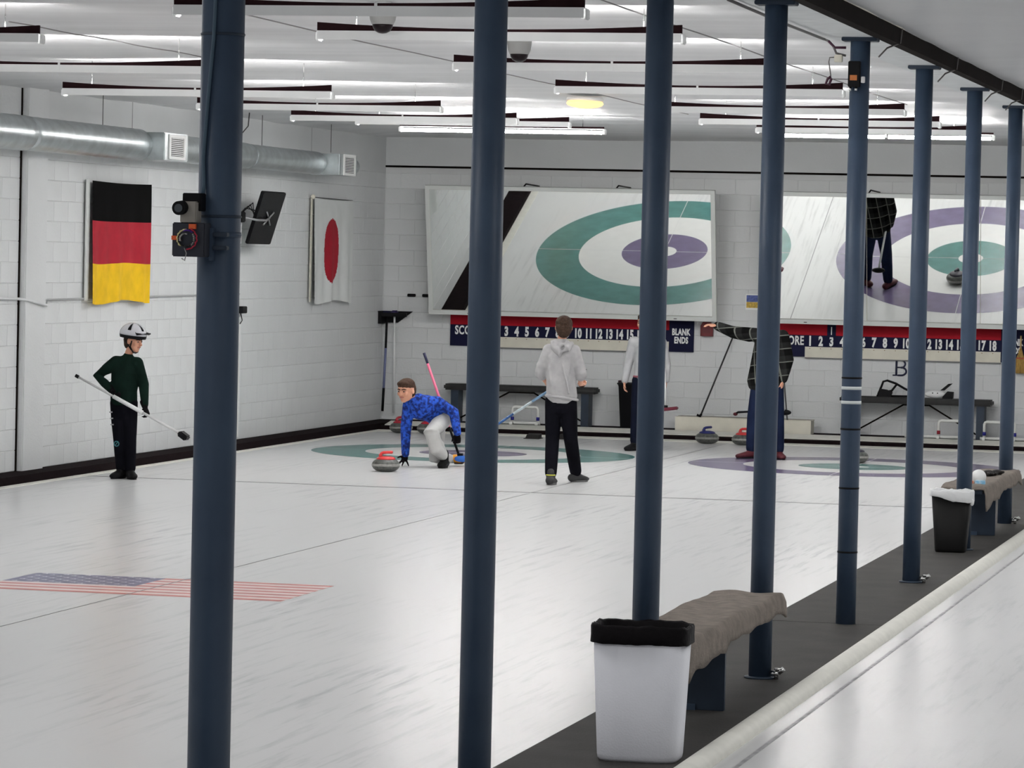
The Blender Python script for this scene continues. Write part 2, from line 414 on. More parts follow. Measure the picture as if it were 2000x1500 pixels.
for z in (1.541, 1.222, .854, .455): MB().lathe([(.0618, -.006), (.0640, -.004), (.0640, .004), (.0618, .006)], (0, 0, z), 32).build('dark_ring', BLACK, pil[4])
for z in (1.478, 1.389): MB().lathe([(.0625, -.010), (.063, 0), (.0625, .010)], (0, 0, z), 32).build('tape_band', TAPE, pil[4])
MB().lathe([(.0625, -.004), (.0645, 0), (.0625, .004)], (0, 0, 2.872), 32).build('strap', BLUED, pil[0])
MB().lathe([(.0625, -.004), (.0645, 0), (.0625, .004)], (0, 0, 2.352), 32).build('strap', BLUED, pil[0])
MB().lathe([(.0625, -.008), (.065, 0), (.0625, .008)], (0, 0, 2.300), 32).build('strap', BLUE, pil[0])
for p, z in ((0, 2.262), (0, 2.300)):
    MB().box((.005, -.085, z-.006), (.05, -.058, z+.006), bev=.002).build('clamp_bolt', BLUED, pil[p])
MB().box((-.002, -.085, 2.225), (.008, -.05, 2.318)).build('bracket', BLUE, pil[0])
tag(MB().tube([(.0, -.066, 3.62), (.0, -.066, 3.05), (-.006, -.067, 2.86), (-.022, -.064, 2.66), (-.032, -.06, 2.52), (-.028, -.062, 2.44), (-.03, -.068, 2.40)], .0055, 0, 8).build('cable', mat('blue grey cable', (.06, .10, .14), .4), None, (6.8356, PY[0], 0)), 'dark cable running down the widest pillar to the gadget', 'cable')
# gadget on the first pillar
g = thing('sensor_box', 'black control box with lens and coloured wires strapped to the widest pillar', 'electronic device', (6.79, PY[0]-.11, 2.32))
MB().box((-.052, -.02, -.085), (.045, .04, .012), bev=.003).build('box', mat('dark grey casing', (.025, .028, .04), .5), g)
MB().box((-.030, .0, .045), (.024, .05, .096), bev=.002).build('upper_box', BLACK, g)
MB().box((-.030, -.02, .010), (.018, .03, .072), bev=.003).build('bracket', mat('grey beige metal', (.30, .28, .25), .5), g)
MB().tube([(-.024, .01, .056), (-.026, -.045, .052)], .020, 0, 20).build('lens', BLACK, g)
MB().tube([(-.026, -.046, .052), (-.026, -.048, .052)], .012, 0, 16).build('lens_glass', mat('lens glass', (.05, .06, .07), .1), g)
MB().box((-.052, -.026, -.038), (-.026, -.018, -.026)).build('connector', mat('orange plastic', (.75, .12, .03), .4), g)
MB().box((.0, -.030, -.006), (.020, -.018, .008)).build('connector', MATS['orange plastic'], g)
def ring(cx, cz, r, n=18, a0=0, a1=2*pi, y=-.03): return [(cx+r*cos(a0+(a1-a0)*k/n), y-.004*(k % 3), cz+r*sin(a0+(a1-a0)*k/n)) for k in range(n+1)]
for nm, c_, r_, aa, cx_ in (('yellow wire', (.75, .68, .35), .026, (1.6, 4.0), 0), ('red wire', (.45, .02, .05), .030, (-1.6, 1.2), .002), ('purple wire', (.12, .04, .35), .024, (.9, 2.0), .002), ('black wire', (.01, .01, .01), .022, (2.5, 6.2), 0), ('white wire', (.5, .5, .48), .014, (1.2, 3.6), -.004), ('grey wire', (.3, .3, .3), .024, (-.9, .6), .0)):
    MB().tube(ring(-.006+cx_, -.034, r_, a0=aa[0], a1=aa[1]), .0022, 0, 6).build('wire', mat(nm, c_, .4), g)
MB().tube([(-.012, -.03, -.060), (-.004, -.034, -.075), (-.010, -.03, -.096), (-.02, -.026, -.09)], .0016, 0, 6).build('wire', MATS['grey wire'], g)
# device on fifth pillar and its wires
g = thing('junction_box', 'small black box with orange label strapped high on the taped pillar', 'electronic device', (6.81, PY[4]-.07, 3.42))
MB().box((-.035, -.02, -.075), (.04, .02, .085), bev=.004).build('box', BLACK, g)
MB().box((-.022, -.024, -.035), (.022, -.02, -.002)).build('label_plate', mat('orange label', (.55, .18, .05), .5), g)
for dx in (-.02, .015): MB().tube([(dx, 0, -.075), (dx, -.01, -.10)], .008, 0, 8).build('connector', CHROME, g)
MB().box((.045, -.01, -.05), (.07, .01, -.01), bev=.003).build('clip', CHROME, g)
g = thing('outlet_wiring', 'dangling wires and pale socket hung beside the top of the taped pillar', 'wiring', (6.70, PY[4]-.03, 3.6))
MB().box((-.02, -.02, -.10), (.03, .02, -.055), bev=.003).build('socket', CREAM, g)
MB().tube([(-.02, 0, -.07), (-.05, 0, -.072), (-.055, 0, -.10), (-.045, 0, -.16), (-.04, 0, -.19)], .004, 0, 6).build('wire', MATS['grey cable'], g)
MB().tube([(-.04, 0, -.19), (-.06, 0, -.205), (-.07, 0, -.235), (-.05, 0, -.24), (-.035, 0, -.2)], .009, 0, 6).build('plug', mat('dark maroon wire', (.06, .02, .04), .5), g)
MB().tube([(-.03, 0, -.205), (.08, 0, -.205)], .003, 0, 6).build('wire', MATS['grey cable'], g)
MB().tube([(-.10, 0.0, .045), (-.06, 0, .03), (-.03, 0, .0), (-.01, 0, -.045), (.05, 0, -.06)], .008, 0, 6).build('wire', MATS['grey cable'], g)
MB().tube([(-.06, 0.0, .03), (-.02, 0, -.01), (.05, 0, -.01)], .009, 0, 6).build('wire', MATS['dark maroon wire'], g)
tag(MB().tube([(6.62, -21.3, 3.64), (6.63, -19.6, 3.63), (6.64, PY[4]-.2, 3.63)], .009, 0, 8).build('cable', MATS['grey cable']), 'dark cable strung along the underside of the beam', 'cable')
# fittings at pillar feet
fm = None
for k, lab in ((3, 'small chrome pipe valve at the foot of the fourth pillar'), (5, 'small chrome pipe valve at the foot of the sixth pillar'), (7, 'small chrome pipe valve at the foot of the farthest pillar')):
    loc = (6.93, PY[k]-.03, .006)
    if fm is None:
        fm = thing('pipe_valve', lab, 'valve', loc, group='pipe valves at the pillar feet')
        MB().tube([(-.03, 0, .03), (.012, 0, .03)], .016, 0, 12).build('body', CHROME, fm)
        MB().tube([(.0, 0, .0), (.0, 0, .035)], .012, 0, 12).build('foot', CHROME, fm)
        MB().tube([(.012, 0, .035), (.04, -.0, .058)], .013, 0, 12).build('spout', CHROME, fm)
        MB().lathe([(.016, 0), (.016, .012)], (.005, 0, .048), 10).build('handle', CHROME, fm)
    else: dup(fm, loc, lab)

# ---------------------------------------------------------------- ceiling lights
def make_fixture(lit, label, loc):
    t = thing('strip_light', label, 'ceiling light', loc, group='fluorescent strip lights on the ceiling')
    h = 1.14
    b = MB(); b.box((-h, -.058, .030), (h, .024, .035))
    if not lit: b.box((-h, -.064, -.020), (h, -.058, .035))
    b.build('reflector', WHITE, t)
    # dark strip standing in for the shaded slot gap above: deep at the ends, shallow at the middle where the film sags
    vs = []; N_ = 16
    for i in range(N_+1):
        x = -h+2*h*i/N_; d = .052-.036*(1-(x/h)**2) if not lit else .02
        vs += [(x, -.055, .035), (x, -.055, .035+d), (x, -.03, .035), (x, -.03, .035+d)]
    fs = []
    for i in range(N_):
        a = 4*i; fs += [(a, a+4, a+5, a+1), (a+2, a+3, a+7, a+6), (a+1, a+5, a+7, a+3), (a, a+2, a+6, a+4)]
    fs += [(0, 1, 3, 2), (4*N_, 4*N_+2, 4*N_+3, 4*N_+1)]
    MB().add(vs, fs).build('slot_shade', DARK, t)
    for s in (-1, 1):
        MB().tube([(s*.02, -.01, .018 if not lit else -.006), (s*(h-.03), -.01, .018 if not lit else -.006)], .019, 0, 10).build('tube', TUBEM if not lit else TUBEL, t)
    for x in (-h, h):
        b = MB(); b.box((x-.015, -.05, -.028), (x+.015, .03, .03), bev=.006); b.build('end_cap', WHITE, t)
    MB().box((-.008, -.068, -.014), (.008, -.064, .05)).build('clip', WHITE, t)
    for x in (-.9, .9): MB().tube([(x, -.02, .035), (x, -.02, .26)], .004, 0, 6).build('hanger', CHROME, t)
    return t
LW = ('nearest the camera', 'second', 'third', 'fourth', 'fifth', 'sixth', 'seventh')
Lr = [-18.6, -15.15, -12.0, -8.5, -5.55, -3.2]; Rr = [-21.5, -18.75, -15.35, -12.1, -8.4, -5.85, -2.65]
fx = None
lt = ['left column, nearest, cut off by the left frame edge', 'left column, second from the camera, above the pilaster', 'left column, third from the camera, passing behind the widest pillar', 'left column, fourth from the camera',
      'left column, fifth from the camera', 'left column, just in front of the exposed lit one']
rt = ['right column, nearest, touching the top frame edge', 'right column, second, beside the dome cameras', 'right column, third, crossing between the second and fourth pillars', 'right column, fourth, above the warm oval lamp',
      'right column, fifth from the camera', 'right column, sixth from the camera', 'right column, just in front of the exposed lit one']
Lz = [3.55, 3.53, 3.50, 3.535, 3.55, 3.605]; Rz = [3.54, 3.575, 3.57, 3.56, 3.565, 3.56, 3.60]
for ys, x, labs, zs in ((Lr, .605, lt, Lz), (Rr, 4.755, rt, Rz)):
    for y, l, z in zip(ys, labs, zs):
        lab = 'shaded fluorescent strip light, '+l
        if fx is None: fx = make_fixture(False, lab, (x, y, z))
        else: dup(fx, (x, y, z), lab)
fl = make_fixture(True, 'exposed glowing fluorescent strip, left column, nearest the end wall', (.605, -1.45, 3.60))
dup(fl, (4.78, -1.3, 3.605), 'exposed glowing fluorescent strip, right column, nearest the end wall')
# feed conduits running along the ceiling
cd = mat('thin grey conduit', (.22, .21, .21), .5)
for x, y0, y1, lab in ((2.95, -19.5, -3, 'thin grey conduit along the ceiling between the two light columns'), (5.6, -22, -6, 'thin grey conduit along the ceiling left of the beam'), (1.02, -17.3, -12.2, 'thin grey conduit over the left light column')):
    pts = [(x, y0+(y1-y0)*k/12, 3.742+.004*sin(k*1.7)) for k in range(13)]
    tag(MB().tube(pts, .0045, 0, 6).build('ceiling_conduit', cd), lab, 'conduit')
# dome cameras and oval lamp
def dome(loc, lab):
    t = thing('dome_camera', lab, 'security camera', loc, group='dome cameras on the ceiling')
    MB().lathe([(.086, .02), (.084, -.01), (.078, -.05), (.066, -.078)], n=32).build('housing', mat('pale grey plastic', (.40, .40, .39), .55), t)
    MB().lathe([(.05, .0), (.05, .06)], n=20).build('mount', WHITE, t)
    MB().lathe([(.064, -.072), (.060, -.095), (.046, -.118), (.024, -.130), (.004, -.133)], n=28).build('dome', mat('smoked dome', (.012, .006, .008), .3, spec=.2), t)
    return t
d0 = dome((4.10, -19.05, 3.712), 'grey dome camera on the ceiling, the nearer one at the top')
dup(d0, (4.17, -15.75, 3.722), 'grey dome camera on the ceiling, the farther and lower one')
t = thing('oval_lamp', 'small warm yellow oval lamp flush in the ceiling', 'ceiling lamp', (2.60, -6.4, 3.70))
MB().ball((0, 0, 0), (.17, .30, .045), n=24, m=8).build('lamp_glass', WARM, t)
MB().lathe([(.17, .02), (.17, .045), (.16, .055)], n=28, sy=1.6).build('rim', WHITE, t)
# ---------------------------------------------------------------- duct on the left wall
d = thing('air_duct', 'round galvanised air duct with white grilles along the top of the left wall', 'duct', (-2.35, 0, 3.285))
def seg(y0, y1, r, nm='duct_section'):
    pts = []; rs = []; n = max(2, int(abs(y1-y0)/.12))
    for k in range(n+1):
        y = y0+(y1-y0)*k/n; pts += [(0, y, 0)]; rs += [r+(.003 if k % 2 else 0)]
    MB().tube(pts, rs, 0, 36).build(nm, GALV, d)
seg(-16, -8.2, .162); seg(-8.2, -4.95, .158)
MB().box((-.11, -4.95, -.15), (.29, -4.2, .13), bev=.008).build('register_box', GALV, d)
seg(-4.2, -1.3, .140); seg(-1.3, 1.45, .132)
MB().box((-.1, 1.45, -.135), (.29, 2.2, .115), bev=.008).build('register_box', GALV, d)
pts = [(0, 2.2+.03*k, 0) for k in range(9)]; MB().tube(pts+[(0, 2.75, 0), (0, 3.0, 0), (0, 3.15, 0), (0, 3.2, 0)], [.125]*9+[.12, .10, .06, .02], 0, 32).build('end_cap', GALV, d)
for y in (-4.83, 1.60):
    gr = MB(); x = .292
    gr.box((x, y, -.135), (x+.012, y+.05, .115)); gr.box((x, y+.46, -.135), (x+.012, y+.51, .115))
    gr.box((x, y+.05, .085), (x+.012, y+.46, .115)); gr.box((x, y+.05, -.135), (x+.012, y+.46, -.105))
    go = gr.build('grille', GRILLE, d)
    MB().box((x-.001, y+.04, -.11), (x+.002, y+.47, .09)).build('backing', mat('dark gap', (.10, .09, .09), .8), go)
    for k in range(10):
        z = -.098+k*.019; MB().box((x+.003, y+.07, z), (x+.010, y+.44, z+.009)).build('slat', GRILLE, go)
for y, x in ((-6.0, 0), (-.55, -.05), (2.0, .02)):
    MB().tube([(x, y, .14), (x, y, .48)], .004, 0, 6).build('hanger', mat('dark wire', (.08, .08, .08), .5), d)
MB().tube([(.0, -1.2, .48), (.02, -1.3, .33), (-.04, -1.45, .2), (-.10, -1.6, .12)], .007, 0, 6).build('hanger', MATS['dark wire'], d)
# wall conduits and outlet
tag(MB().tube([(WX+.03, -9, 1.75), (WX+.03, -7.4, 1.73), (WX+.09, -7.3, 1.72), (WX+.10, -6.8, 1.665), (WX+.03, -6.6, 1.69)], .013, 0, 8).build('wall_conduit', WALL), 'white conduit looping over the pilaster on the left wall', 'conduit')
tag(MB().tube([(WX+.025, -6.6, 1.715), (WX+.022, -2, 1.735), (WX+.022, -.4, 1.74)], .009, 0, 8).build('wall_conduit', mat('mid grey conduit', (.42, .43, .43), .5)), 'thin conduit along the left wall at the foot of the striped flag', 'conduit')  # thin run in a grey darker than the wall paint
t = thing('wall_outlet', 'small black socket box on the left wall right of the widest pillar', 'electrical outlet', (WX+.03, -.36, 1.56))
MB().box((-.02, -.09, -.04), (.05, .09, .04), bev=.006).build('box', BLACK, t); MB().tube([(.0, .0, -.04), (.01, .03, -.12), (0, -.02, -.16)], .006, 0, 6).build('cord', BLACK, t)
MB().box((-.012, -.02, -1.45), (0, .02, -.16)).build('riser', WHITE, t)

# ---------------------------------------------------------------- cloth flags on the left wall
def cloth(name, y0, y1, z0, z1, colour, mats, label, hem=.02, lower=None, nx=48, nz=40):
    t = thing(name, label, 'flag', (WX+.03, (y0+y1)/2, z1))
    W = y1-y0; H = z1-z0; b = MB(); vs = []; fs = []; mi = []
    for j in range(nz+1):
        v = j/nz
        for i in range(nx+1):
            u = i/nx
            x = .045+.018*v*sin(u*15+2*v)+.012*v*sin(u*31+1)
            y = (u-.5)*W+(.03*v*v*(1 if u > .5 else -.2)*abs(u-.5)*2)
            z = -v*H*(1+.02*sin(u*7+.8)*v)-.010*sin(u*pi)
            vs.append((x, y, z))
    for j in range(nz):
        for i in range(nx):
            fs.append((j*(nx+1)+i, j*(nx+1)+i+1, (j+1)*(nx+1)+i+1, (j+1)*(nx+1)+i)); mi.append(colour((i+.5)/nx, (j+.5)/nz))
    return t, vs, fs, mi, W, H
def split_cloth(t, vs, fs, mi, parts):
    for k, (nm, m) in enumerate(parts):
        sel = [f for f, i in zip(fs, mi) if i == k]; used = sorted({i for f in sel for i in f}); mp = {o: n for n, o in enumerate(used)}
        b = MB(); b.add([vs[i] for i in used], [tuple(mp[i] for i in f) for f in sel], 0, True); b.build(nm, m, t)
FB = mat('black flag cloth', (.006, .006, .006), .95, spec=.03); FR = mat('red flag cloth', (.36, .008, .022), .85, var=.15, scale=8); FY = mat('golden flag cloth', (.82, .50, .006), .8, var=.12, scale=8)
FW = mat('white flag cloth', (.72, .74, .73), .9, var=.05)
t, vs, fs, mi, W, H = cloth('tricolour_flag', -5.50, -3.68, 1.685, 2.905, lambda u, v: min(2, int(v*3)), None, 'black, red and gold banner hung on the left wall')
split_cloth(t, vs, fs, mi, [('black_stripe', FB), ('red_stripe', FR), ('gold_stripe', FY)])
MB().box((.0, -W/2-.07, -H*.985), (.016, -W/2+.02, .01)).build('heading', FW, t)
t, vs, fs, mi, W, H = cloth('disc_flag', 2.36, 4.08, 1.63, 2.885, lambda u, v: 1 if ((u-.46)/.185)**2+((v-.505)/.305)**2 < 1+.12*sin(v*9) else 0, None, 'white banner with a red disc hung on the left wall', nx=110, nz=90)
split_cloth(t, vs, fs, mi, [('white_field', FW), ('red_disc', FR)])
MB().tube([(.03, -W/2-.02, .01), (.03, W/2, .0)], .006, 0, 6).build('top_cord', MATS['dark wire'], t)
MB().box((.005, -W/2-.03, -H), (.02, -W/2+.02, 0)).build('heading', mat('cream cloth', (.6, .58, .5), .9), t)
MB().ball((.03, -W/2-.02, .015), .03, n=8, m=6).build('corner_knot', CREAM, t)

# ---------------------------------------------------------------- monitor on arm
t = thing('wall_monitor', 'flat black monitor tilted on a cabled arm at the left wall', 'monitor', (-2.38, -.40, 2.61))
M_ = Matrix.Rotation(radians(17), 4, 'Y')
MB().box((-.02, -.44, -.31), (.02, .42, .31), M=M_, bev=.008).build('panel', BLACK, t)
sv = mat('silver bracket', (.35, .35, .36), .4, metal=.6)
b = MB()
for sy_, sz_ in ((1, 1), (1, -1), (-1, 1), (-1, -1)): b.tube([M_ @ V((.03, 0, 0)), M_ @ V((.03, .13*sy_, .075*sz_))], .010, 0, 8)
b.build('vesa_cross', sv, t)
MB().tube([(.04, 0, 0), (.06, -.18, -.03), (.03, -.45, -.03), (-.1, -.62, .0)], .013, 0, 8).build('arm', sv, t)
MB().box((-.14, -.75, -.06), (-.05, -.6, .06), bev=.01).build('joint', BLACK, t)
MB().tube([(-.10, -.68, -.30), (-.10, -.68, -.05)], .03, 0, 14).build('post', mat('grey tube', (.4, .4, .41), .5), t)
MB().tube([(-.32, -.68, -.02), (-.10, -.68, -.02)], .02, 0, 10).build('wall_arm', BLACK, t)
for k in range(4):
    MB().tube([(-.10, -.68, .02), (-.06+.03*k, -.6, .10+.02*k), (.0, -.45, .08-.03*k), (.04, -.25, .0)], .006, 0, 6).build('cable', BLACK, t)
MB().tube([(-.12, -.70, .02), (-.18, -.75, .14), (-.26, -.8, .26)], .006, 0, 6).build('cable', BLACK, t)

# ---------------------------------------------------------------- mirrors on the end wall
def mirror(xc, xs, label, angs):
    t = thing('tilted_mirror', label, 'mirror', (xc, 5.435, 1.508), group='tilted mirrors over the scoreboards')
    tl = .21; up = V((0, -sin(tl), cos(tl))); nm = V((0, -cos(tl), -sin(tl))); H = 1.615; x0, x1 = xs[0], xs[-1]
    def slab(a, b_, h0, h1, d0, d1):
        pts = [V((a, 0, 0))+up*h0+nm*d0, V((b_, 0, 0))+up*h0+nm*d0, V((b_, 0, 0))+up*h1+nm*d0, V((a, 0, 0))+up*h1+nm*d0]
        return MB().prism(pts, nm*(d1-d0))
    slab(x0, x1, 0, H, -.04, -.012).build('backing_board', CREAM, t)
    for i in range(len(xs)-1):
        a, b_ = xs[i], xs[i+1]; cx = (a+b_)/2; cen = V((cx, 0, 0))+up*(H/2); ya, pa = angs[i]
        R_ = Matrix.Rotation(ya, 3, 'Z') @ Matrix.Rotation(pa, 3, 'X')
        pts = [V((sx_*(b_-a-.006)/2, 0, 0))+up*(sh*(H-.05)/2) for sx_, sh in ((-1, -1), (1, -1), (1, 1), (-1, 1))]
        pts = [cen+R_ @ p for p in pts]
        MB().prism(pts, nm*-.004).build('mirror_pane', MIRROR, t)
    fr = mat('pale mirror frame', (.66, .68, .66), .5)
    slab(x0-.03, x1+.03, -.035, .02, -.03, .022).build('frame_rail', fr, t); slab(x0-.03, x1+.03, H-.02, H+.03, -.03, .022).build('frame_rail', fr, t)
    slab(x0-.03, x0+.025, .02, H-.02, -.03, .022).build('frame_stile', fr, t); slab(x1-.025, x1+.03, .02, H-.02, -.03, .022).build('frame_stile', fr, t)
    for x in (x0+.7*(x1-x0)-1.35, x0+.7*(x1-x0)-.15):
        MB().tube([V((x, 0, 0))+up*H, V((x+.03, .12, 0))+up*(H+.07), V((x+.06, .385, H+.02))], .010, 0, 6).build('hook', BLACK, t)
    for x in (x0+.5, x1-.5): MB().box((x-.02, -.02, -.02), (x+.02, .385, .0)).build('wall_bracket', BLACK, t)
    return t
mirror(-.10, [-1.84, 1.12, 1.85], 'wide framed mirror tilted over the left scoreboard, showing green rings', [(0, 0), (0, 0)])
mirror(4.27, [-1.86, -.585, .83, 1.9], 'wide framed mirror tilted over the right scoreboard, showing purple rings', [(.0035, 0.002), (0, 0), (0, 0)])

# ---------------------------------------------------------------- scoreboards
def scoreboard(dx, dz, label, one=False):
    t = thing('scoreboard', label, 'scoreboard', (dx, WY-.012, 1.065+dz), group='red and navy scoreboards under the mirrors')
    def bx(nm, a, b_, z0, z1, m, y=.0, th=.02): return MB().box((a, y-th, z0), (b_, y, z1)).build(nm, m, t)
    bx('navy_panel', -1.775, 1.105, .0, .275, NAVY); bx('red_band', -1.775, 1.105, .275, .42, RED, th=.024)
    bx('blank_ends_panel', 1.105, 1.425, .0, .42, NAVY, th=.026)
    tr = bx('number_tray', -1.362, 1.105, -.005, .128, CREAM, th=.034)
    bx('tray_lip', -1.362, 1.105, -.02, -.005, mat('plain grey wood', (.2, .2, .2), .7), th=.03)  # grey lip, darker than the cream tray
    pm = MB().tube([(0, 0, 0), (0, -.006, 0)], .006, 0, 8).mesh('peg', mat('brass peg', (.3, .2, .1), .5))
    for k in range(18): link('peg', pm, tr, (-1.30+k*.1357, -.034, .108))
    text('SCORE', .118, TXT, t, (-1.545, -.023, .205), 'score_lettering', sx=.66)
    for k in range(18): text(str(k+1), .128, TXT, t, (-1.30+k*.1357, -.023, .203), 'number', sx=.66 if k < 9 else .60, off=.05)
    text('BLANK', .088, TXT, t, (1.265, -.029, .255), 'blank_lettering', sx=.62, off=.045)
    text('ENDS', .088, TXT, t, (1.265, -.029, .150), 'ends_lettering', sx=.62, off=.045)
    if one:
        o = tag(MB().box((-.055, -.008, -.08), (.055, 0, .08)).build('score_card', NAVY, None, (dx-1.30+2*.1357, WY-.038, 1.065+dz+.335)), 'small navy card with a white 1 hung above the 3 on the right scoreboard', 'number card')
        text('1', .10, TXT, o, (0, -.009, 0), 'number', sx=.62, off=.02)
    return t
scoreboard(0, 0, 'red and navy scoreboard under the left mirror, beside the corner')
scoreboard(4.22, -.015, 'red and navy scoreboard under the right mirror, a 1 hung above its 3', True)
SER = mat('dark navy letter', (.015, .018, .05), .5)
def serif_letter(segs, label, x, z, mt_=SER):
    t = thing('wall_letter', label, 'letter', (x, WY-.013, z))
    b = MB()
    for p, r in segs: b.tube([(q[0], 0, q[1]) for q in p], r, 0, 8)
    b.build('letter_strokes', mt_, t)
def arc(cx, cz, rx, rz, a0, a1, n=12): return [(cx+rx*cos(a0+(a1-a0)*k/n), cz+rz*sin(a0+(a1-a0)*k/n)) for k in range(n+1)]
serif_letter([([(-.04, -.09), (-.04, .09)], .013), ([(-.085, .095), (.02, .095)], .008), ([(-.085, -.095), (.02, -.095)], .008),
    ([(-.03, .005), (.03, .005)], .008), (arc(.015, .048, .055, .047, pi/2, -pi/2), .011), (arc(.02, -.045, .065, .05, pi/2, -pi/2)+[(-.02, -.095)], .012)],
    'dark serif letter B painted on the end wall above the right bench', 4.06, .945)
serif_letter([([(0, .095), (-.075, -.09)], .008), ([(0, .095), (.075, -.09)], .011), ([(-.045, -.02), (.045, -.02)], .007), ([(-.1, -.095), (-.05, -.095)], .006), ([(.05, -.095), (.11, -.095)], .006)],
    'faint grey serif letter behind the grey-hooded boy on the end wall', -.07, .90, mat('faint grey letter', (.3, .3, .31), .6))
# ---------------------------------------------------------------- small things on the end wall
t = thing('fire_alarm_box', 'small dark red alarm box on the wall between the scoreboards', 'alarm box', (1.595, WY-.012, 1.375))
b = MB(); b.prism([(-.08, 0, -.1), (.08, 0, -.1), (.08, 0, .03), (.05, 0, .08), (-.05, 0, .08), (-.08, 0, .03)], (0, -.06, 0)); b.build('housing', mat('dark red enamel', (.13, .008, .012), .4), t)
MB().box((-.05, -.066, -.06), (.05, -.06, .0)).build('cover', mat('darker red', (.09, .006, .01), .4), t)
t = thing('wall_chart', 'small chart with blue and yellow bands on the wall left of the fourth pillar', 'poster', (2.19, WY-.012, 1.725))
MB().box((-.11, -.003, -.10), (.16, 0, .10)).build('sheet', TXT, t)
MB().box((-.10, -.005, .0), (.15, -.003, .085)).build('blue_band', mat('print blue', (.10, .14, .38), .6, var=.5, scale=40), t)
MB().box((-.10, -.005, -.075), (.15, -.003, -.002)).build('yellow_band', mat('print yellow', (.62, .42, .08), .6, var=.4, scale=40), t)
for x, l in ((-2.305, 'left'), (-2.105, 'right')):
    tag(MB().box((-.055, -.03, -.02), (.055, 0, .02), bev=.006).build('wall_clip', BLACK, None, (x, WY-.012, 1.70)), 'small black clip on the end wall left of the mirror, the %s one' % l, 'clip', 'black clips left of the mirror')
t = thing('corn_broom', 'straw corn broom hanging below the right scoreboard at the frame edge', 'broom', (5.575, WY-.07, 1.11))
b = MB(); b.lathe([(.085, -.19), (.082, -.12), (.06, -.02), (.03, .06), (.014, .12), (.012, .14)], n=16, sy=.45); b.build('bristles', mat('straw', (.42, .26, .07), .85, var=.5, scale=30, stretch=(4, 4, .4), bump=.6, bscale=60), t)
MB().lathe([(.055, -.01), (.05, .008)], n=16, sy=.5).build('binding', mat('red twine', (.4, .1, .05), .8), t)
MB().tube([(0, 0, .12), (0, 0, .28)], .011, 0, 8).build('handle', mat('straw handle', (.45, .33, .15), .6), t)
# broom rack in the corner with two brooms
t = thing('broom_rack', 'black broom rack fixed in the corner of the hall', 'rack', (-2.80+.1, WY-.14, 1.40))
MB().prism([(-.0, .12, -.06), (.22, .12, -.06), (.42, .12, .09), (.0, .12, .09)], (0, -.03, 0)).build('back_plate', BLACK, t)
MB().box((0, -.09, -.075), (.05, .12, .09)).build('side_plate', BLACK, t)
MB().box((.0, -.06, .02), (.38, -.03, .07)).build('front_rail', BLACK, t)
t = thing('curling_broom', 'dark and steel-blue curling broom hanging in the corner rack', 'broom', (-2.60, WY-.13, .19), group='brooms in the corner rack')
MB().tube([(-.035, 0, 0), (-.024, 0, .30)], .017, 0, 10).build('grip', BLACK, t)
MB().tube([(-.024, 0, .30), (-.008, 0, .82)], .016, 0, 10).build('handle', mat('steel blue lacquer', (.16, .18, .32), .35), t)
MB().tube([(-.008, 0, .82), (0, 0, 1.26)], .015, 0, 10).build('neck', BLACK, t)
MB().box((-.06, -.04, 1.23), (.06, .06, 1.30), bev=.015).build('broom_head', NAVY, t)
t = thing('curling_broom', 'white curling broom hanging in the corner rack', 'broom', (-2.50, WY-.13, .17), group='brooms in the corner rack')
MB().tube([(.02, 0, 0), (.0, 0, 1.26)], .014, 0, 10).build('handle', WHITE, t)
MB().box((-.04, -.04, 1.25), (.04, .06, 1.33), bev=.015).build('broom_head', mat('dark violet plastic', (.03, .02, .09), .5), t)

# ---------------------------------------------------------------- benches on the platform
BT = mat('charcoal bench top', (.022, .022, .022), .6, var=.3, scale=10)
def wall_bench(x0, x1, label, group='benches along the end wall'):
    t = thing('wall_bench', label, 'bench', ((x0+x1)/2, 5.53, PL), group=group); h = (x1-x0)/2
    MB().box((-h, -.15, .415), (h, .16, .495), bev=.02).build('seat', BT, t)
    for s in (-1, 1): MB().box((s*(h-.14)-.05, -.11, 0), (s*(h-.14)+.05, .13, .415)).build('leg', BLUED, t)
    for s in (-1, 1): MB().tube([(s*(h-.2), .0, .06), (s*.15, .0, .41)], .011, 0, 6).build('brace', BEAMD, t)
    MB().box((-.16, -.06, .395), (.16, .06, .415)).build('brace_plate', BEAMD, t)
wall_bench(-1.745, .245, 'low charcoal bench under the left scoreboard, behind the crouching boy')
wall_bench(3.37, 5.27, 'low charcoal bench under the letter B, right of the taped pillar')
PVC = mat('white pvc pipe', (.80, .81, .78), .35)
def pvc(x, w_, bandm, label, x_base=(-.35, .25)):
    t = thing('pipe_stand', label, 'pipe frame', (x, 5.40, PL)); r = .019; H = .225
    p = [(-w_/2, 0, .03), (-w_/2, 0, H-.03), (-w_/2+.012, 0, H-.008), (-w_/2+.03, 0, H), (w_/2-.03, 0, H), (w_/2-.012, 0, H-.008), (w_/2, 0, H-.03), (w_/2, 0, .03)]
    MB().tube(p, r, 0, 12).build('hoop', PVC, t)
    MB().tube([(-w_/2+x_base[0], 0, .019), (w_/2+x_base[1], 0, .019)], r, 0, 12).build('base_pipe', PVC, t)
    for s in (-1, 1):
        MB().tube([(s*w_/2, 0, .055), (s*w_/2, 0, .10)], r+.003, 0, 12).build('band', bandm, t)
        MB().tube([(s*w_/2, -.10, .019), (s*w_/2, .02, .019)], r+.002, 0, 12).build('foot', PVC, t)
BB = mat('blue band', (.02, .02, .22), .4); RB = mat('red band', (.3, .015, .03), .4)
pvc(-.665, .335, BB, 'white pipe frame with blue bands in front of the left bench', (-.2, .03))
pvc(4.80, .36, RB, 'white pipe frame with red bands in front of the right bench', (-.42, .1))
pvc(5.375, .375, BB, 'white pipe frame with blue bands at the right frame edge', (-.05, .25))
